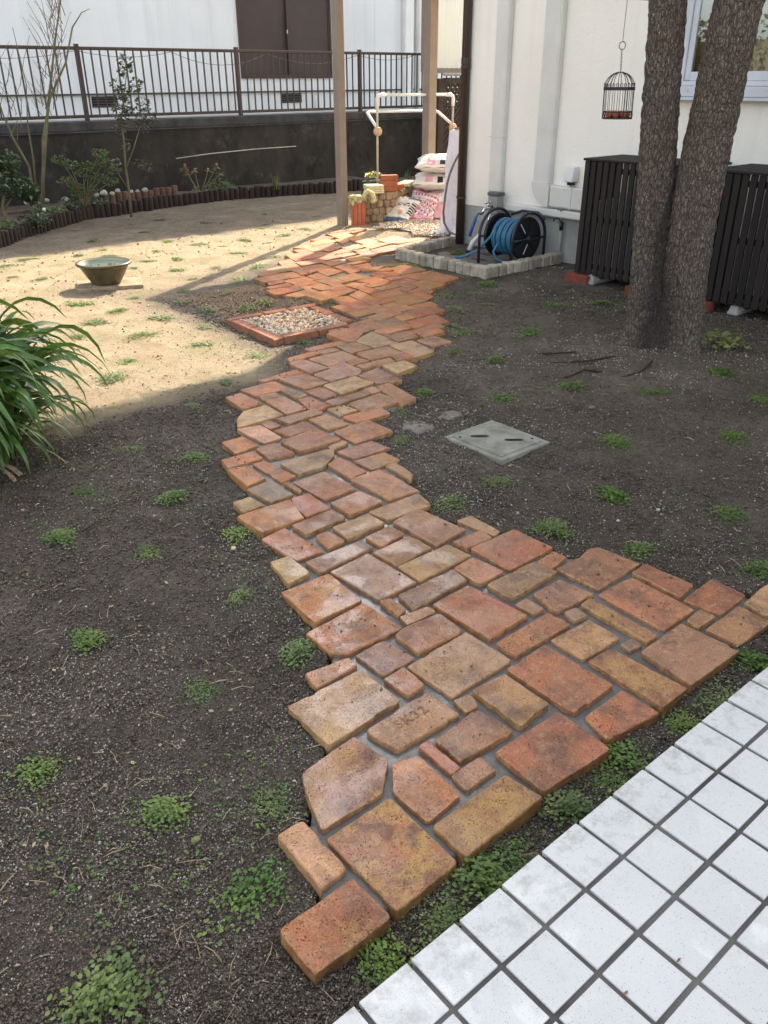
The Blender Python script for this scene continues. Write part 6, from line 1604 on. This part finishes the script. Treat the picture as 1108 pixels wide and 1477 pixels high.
NEAR = [((0.21, 1.09), 1.15, 'weed tuft nearest the bottom left corner of the garden soil'), ((0.54, 1.10), 1.2, 'dense weed tuft left of the tan brick that ends the path'), ((0.50, 1.42), .85, 'reddish stemmed weed tuft left of the pinkish six sided brick'), ((0.72, 1.28), .8, 'loose trailing weed beside the pinkish six sided brick'), ((0.34, 1.78), .9, 'weed tuft in pale grit at the lower left edge'), ((0.64, 2.21), 1.0, 'weed tuft ringed by a crust of white grit'), ((0.79, 1.77), .8, 'weed tuft left of the broad yellow brick'), ((1.09, 1.71), 1.0, 'weed tuft touching the left path edge above the yellow brick'),
        ((0.66, 0.79), .95, 'weed tuft between the last orange brick and the tiles'), ((0.80, .80), .8, 'weed tuft right of the last orange brick by the tiles'), ((0.95, 0.79), 1.05, 'thick weed tuft below the mottled yellow brown brick'), ((1.05, .78), .8, 'weed tuft just right of the mottled brick by the tiles'), ((1.24, 0.80), 1.0, 'weed tuft below the long brown edge brick by the tiles'), ((1.38, .79), .75, 'small weed tuft in the soil strip along the tiles'), ((1.51, 0.80), .95, 'weed tuft under the large dark red edge brick'), ((1.72, .79), .8, 'weed tuft halfway along the strip between path and tiles'), ((1.88, 0.78), .95, 'weed tuft under the brown orange long edge brick'), ((2.10, 0.80), 1.0, 'weed tuft at the right end of the soil strip by the tiles'),
        ((1.02, 2.60), .85, 'weed tuft alone in the dark soil left of the path bend'), ((1.34, 2.45), .95, 'weed tuft hugging the left path edge beside a small pebble'), ((0.82, 2.90), 1.0, 'weed tuft in dark soil right of the strap leaved plant'), ((1.11, 2.09), .8, 'thin weed tuft left of the orange corner brick'), ((1.31, 2.94), 1.0, 'weed tuft in dark soil left of the path waist'), ((1.05, 3.25), .9, 'weed tuft near the foot of the strap leaved plant'), ((1.38, 3.56), .8, 'weed tuft beyond the tips of the strap leaves'), ((1.59, 3.24), .9, 'weed tuft left of the narrowest part of the path'), ((1.90, 3.84), .7, 'weed tuft in shade just short of the sunlit sand'),
        ((2.42, 1.42), 1.1, 'weed tuft above the row of bricks at the right bend'), ((2.94, 1.34), 1.0, 'weed tuft in brown soil near the right edge'), ((2.10, 2.11), 1.0, 'weed tuft beside the right path edge below the drain cover'), ((2.29, 1.71), 1.1, 'weed tuft above the big red brick on the right bend'), ((2.43, 2.15), 1.0, 'weed tuft in the soil below the drain cover'), ((2.74, 1.76), 1.1, 'weed tuft in the soil right and below the drain cover'), ((3.21, 2.08), 1.0, 'weed tuft right of the drain cover'), ((3.68, 1.74), .9, 'weed tuft at the right edge level with the drain cover'), ((2.62, 1.05), 1.1, 'weed tuft at the right edge above the end of the path'),
        ((2.67, 3.04), .9, 'weed tuft left of the dried mud patch'), ((2.98, 3.20), .8, 'weed tuft beside the path level with the damp patch'), ((2.43, 2.76), .8, 'weed tuft between the path and the drain cover'), ((3.29, 2.85), 1.0, 'weed tuft behind the drain cover'), ((3.69, 2.73), 1.0, 'weed tuft midway between the drain cover and the tree'), ((3.99, 2.37), 1.0, 'weed tuft in front of the tree foot'), ((3.72, 3.35), .9, 'weed tuft between the path and the tree roots'), ((3.65, 3.65), .8, 'weed tuft in soil right of the path bend by the tree')]
def weed(x, y, s_, k, lab, near=True, group=None):
    me_ = (wm_near if near else wm_far)[k % (5 if near else 4)]
    o = link('weed_tuft', me_, None, (x, y, float(ground_z(np.array([x]), np.array([y]))[0])-.002)); o.rotation_euler = (0, 0, random.uniform(0, 6.28)); o.scale = (s_*random.uniform(.8, 1.25), s_*random.uniform(.65, 1.0), s_*random.uniform(.7, 1.15)*(1 if near else .6))
    return tag(o, lab, 'weed', group)
for k, ((x, y), s_, lab) in enumerate(NEAR): weed(x, y, s_, k, lab)
W2 = [(3.13, 8.46), (3.37, 8.24), (3.45, 8.64), (3.84, 8.2), (4.17, 8.62), (3.8, 7.67), (3.52, 7.75), (3.56, 7.22), (3.28, 7.52), (4.37, 8.28), (4.82, 8.73), (4.5, 8.01), (4.44, 7.61), (3.86, 7.0), (3.49, 6.78), (2.48, 6.12), (2.36, 6.53), (2.22, 5.9), (2.63, 5.69), (2.51, 4.87), (2.33, 5.31), (1.99, 4.86), (1.78, 4.61), (1.98, 5.62), (2.64, 4.43), (2.25, 4.08), (4.55, 7.06), (4.88, 8.17), (5.43, 8.69), (5.37, 8.12), (5.02, 7.87), (4.19, 6.82), (3.81, 6.49), (5.76, 8.26), (2.68, 8.62), (2.3, 7.89), (2.44, 7.58), (2.44, 8.39)]
ORD = ('first', 'second', 'third', 'fourth', 'fifth', 'sixth', 'seventh', 'eighth', 'ninth', 'tenth', 'eleventh', 'twelfth')
def rows(pts, bins, grp):
    dep = lambda p: p[0]*.643+p[1]*.766
    side = lambda p: (p[0]*.766-p[1]*.643)/dep(p)
    k = 0
    for lo, hi, txt in bins:
        sel = sorted([p for p in pts if lo <= dep(p) < hi], key=side)
        for i, p in enumerate(sel): weed(p[0], p[1], random.uniform(.75, 1.25), k, ORD[min(i, 11)]+' weed tuft from the left '+txt, False, grp); k += 1
rows(W2, [(0, 5.2, 'at the near end of the sunlit sand'), (5.2, 5.9, 'in the sunlit sand before the gravel box'), (5.9, 6.7, 'in the sunlit sand nearer than the bowl'), (6.7, 7.55, 'in the sunlit sand level with the bowl'), (7.55, 8.25, 'in the sunlit sand just behind the bowl'), (8.25, 8.9, 'in the sunlit sand towards the rear shadow'), (8.9, 99, 'along the rear shadow edge on the sand')], 'weed tufts in the sunlit sandy yard')
W3 = [(3.2, 6.42), (2.98, 6.04), (3.02, 5.69), (3.39, 6.02), (2.78, 6.43), (2.77, 5.25), (2.88, 4.85), (3.08, 4.49), (3.47, 5.56), (3.29, 5.5)]
rows(W3, [(0, 99, 'in the half shaded soil round the gravel box')], 'weed tufts round the gravel box')
W4 = [(5.61, 5.88), (5.31, 5.85), (5.30, 5.95), (6.05, 6.05), (5.2, 5.98)]
rows(W4, [(0, 99, 'in the gap between path and granite kerb')], 'weed tufts between path and granite kerb')
W5 = [(4.38, 4.42), (4.04, 4.08), (4.94, 4.68), (4.37, 3.67), (4.73, 4.4), (5.13, 4.05), (5.42, 3.8), (4.35, 1.93), (4.55, 2.31), (4.65, 4.78), (5.3, 4.9), (4.0, 3.9)]
rows(W5, [(0, 99, 'in the shaded soil around the tree')], 'weed tufts in the shaded soil around the tree')
W6 = [(6.55, 9.08), (5.65, 8.95), (4.3, 9.4), (5.2, 9.6), (6.1, 9.7), (3.6, 9.2), (6.9, 9.8), (4.9, 10.2)]
rows(W6, [(0, 99, 'in the shade strip before the log edging')], 'weed tufts in the shade strip before the log edging')
# small loose things on the soil
for (x, y, z, s_, mt, nm, lab, cat) in ((1.05, .72, .012, .008, 'plastic_white', 'bottle_cap', 'tiny pale disc lying in the weeds by the tiles', 'litter'), (1.28, 2.40, .012, .011, 'slab', 'pebble', 'single cream pebble beside the left path edge', 'pebble'), (2.02, 1.86, .01, .008, 'whitestone', 'pebble', 'small white pebble near the right bend of the path', 'pebble'), (2.75, 1.55, .01, .010, 'whitestone', 'pebble', 'white pebble in the soil at the right', 'pebble'), (2.55, 1.60, .01, .008, 'whitestone', 'pebble', 'tiny white chip in the soil at the right', 'pebble'), (3.5, 2.45, .012, .02, 'rholeaf', 'fallen_leaf', 'single yellow green fallen leaf on the soil before the tree', 'leaf'), (.52, 1.30, .012, .012, 'rholeaf', 'fallen_leaf', 'small yellow fallen leaf on the dark soil left of the path end', 'leaf')):
    b = MB(); b.ball((x, y, z), s_, 8, (1, .8, .35 if 'leaf' in nm or 'cap' in nm else .7), .08); tag(b.build(nm, M[mt], None, (x, y, 0)), lab, cat)
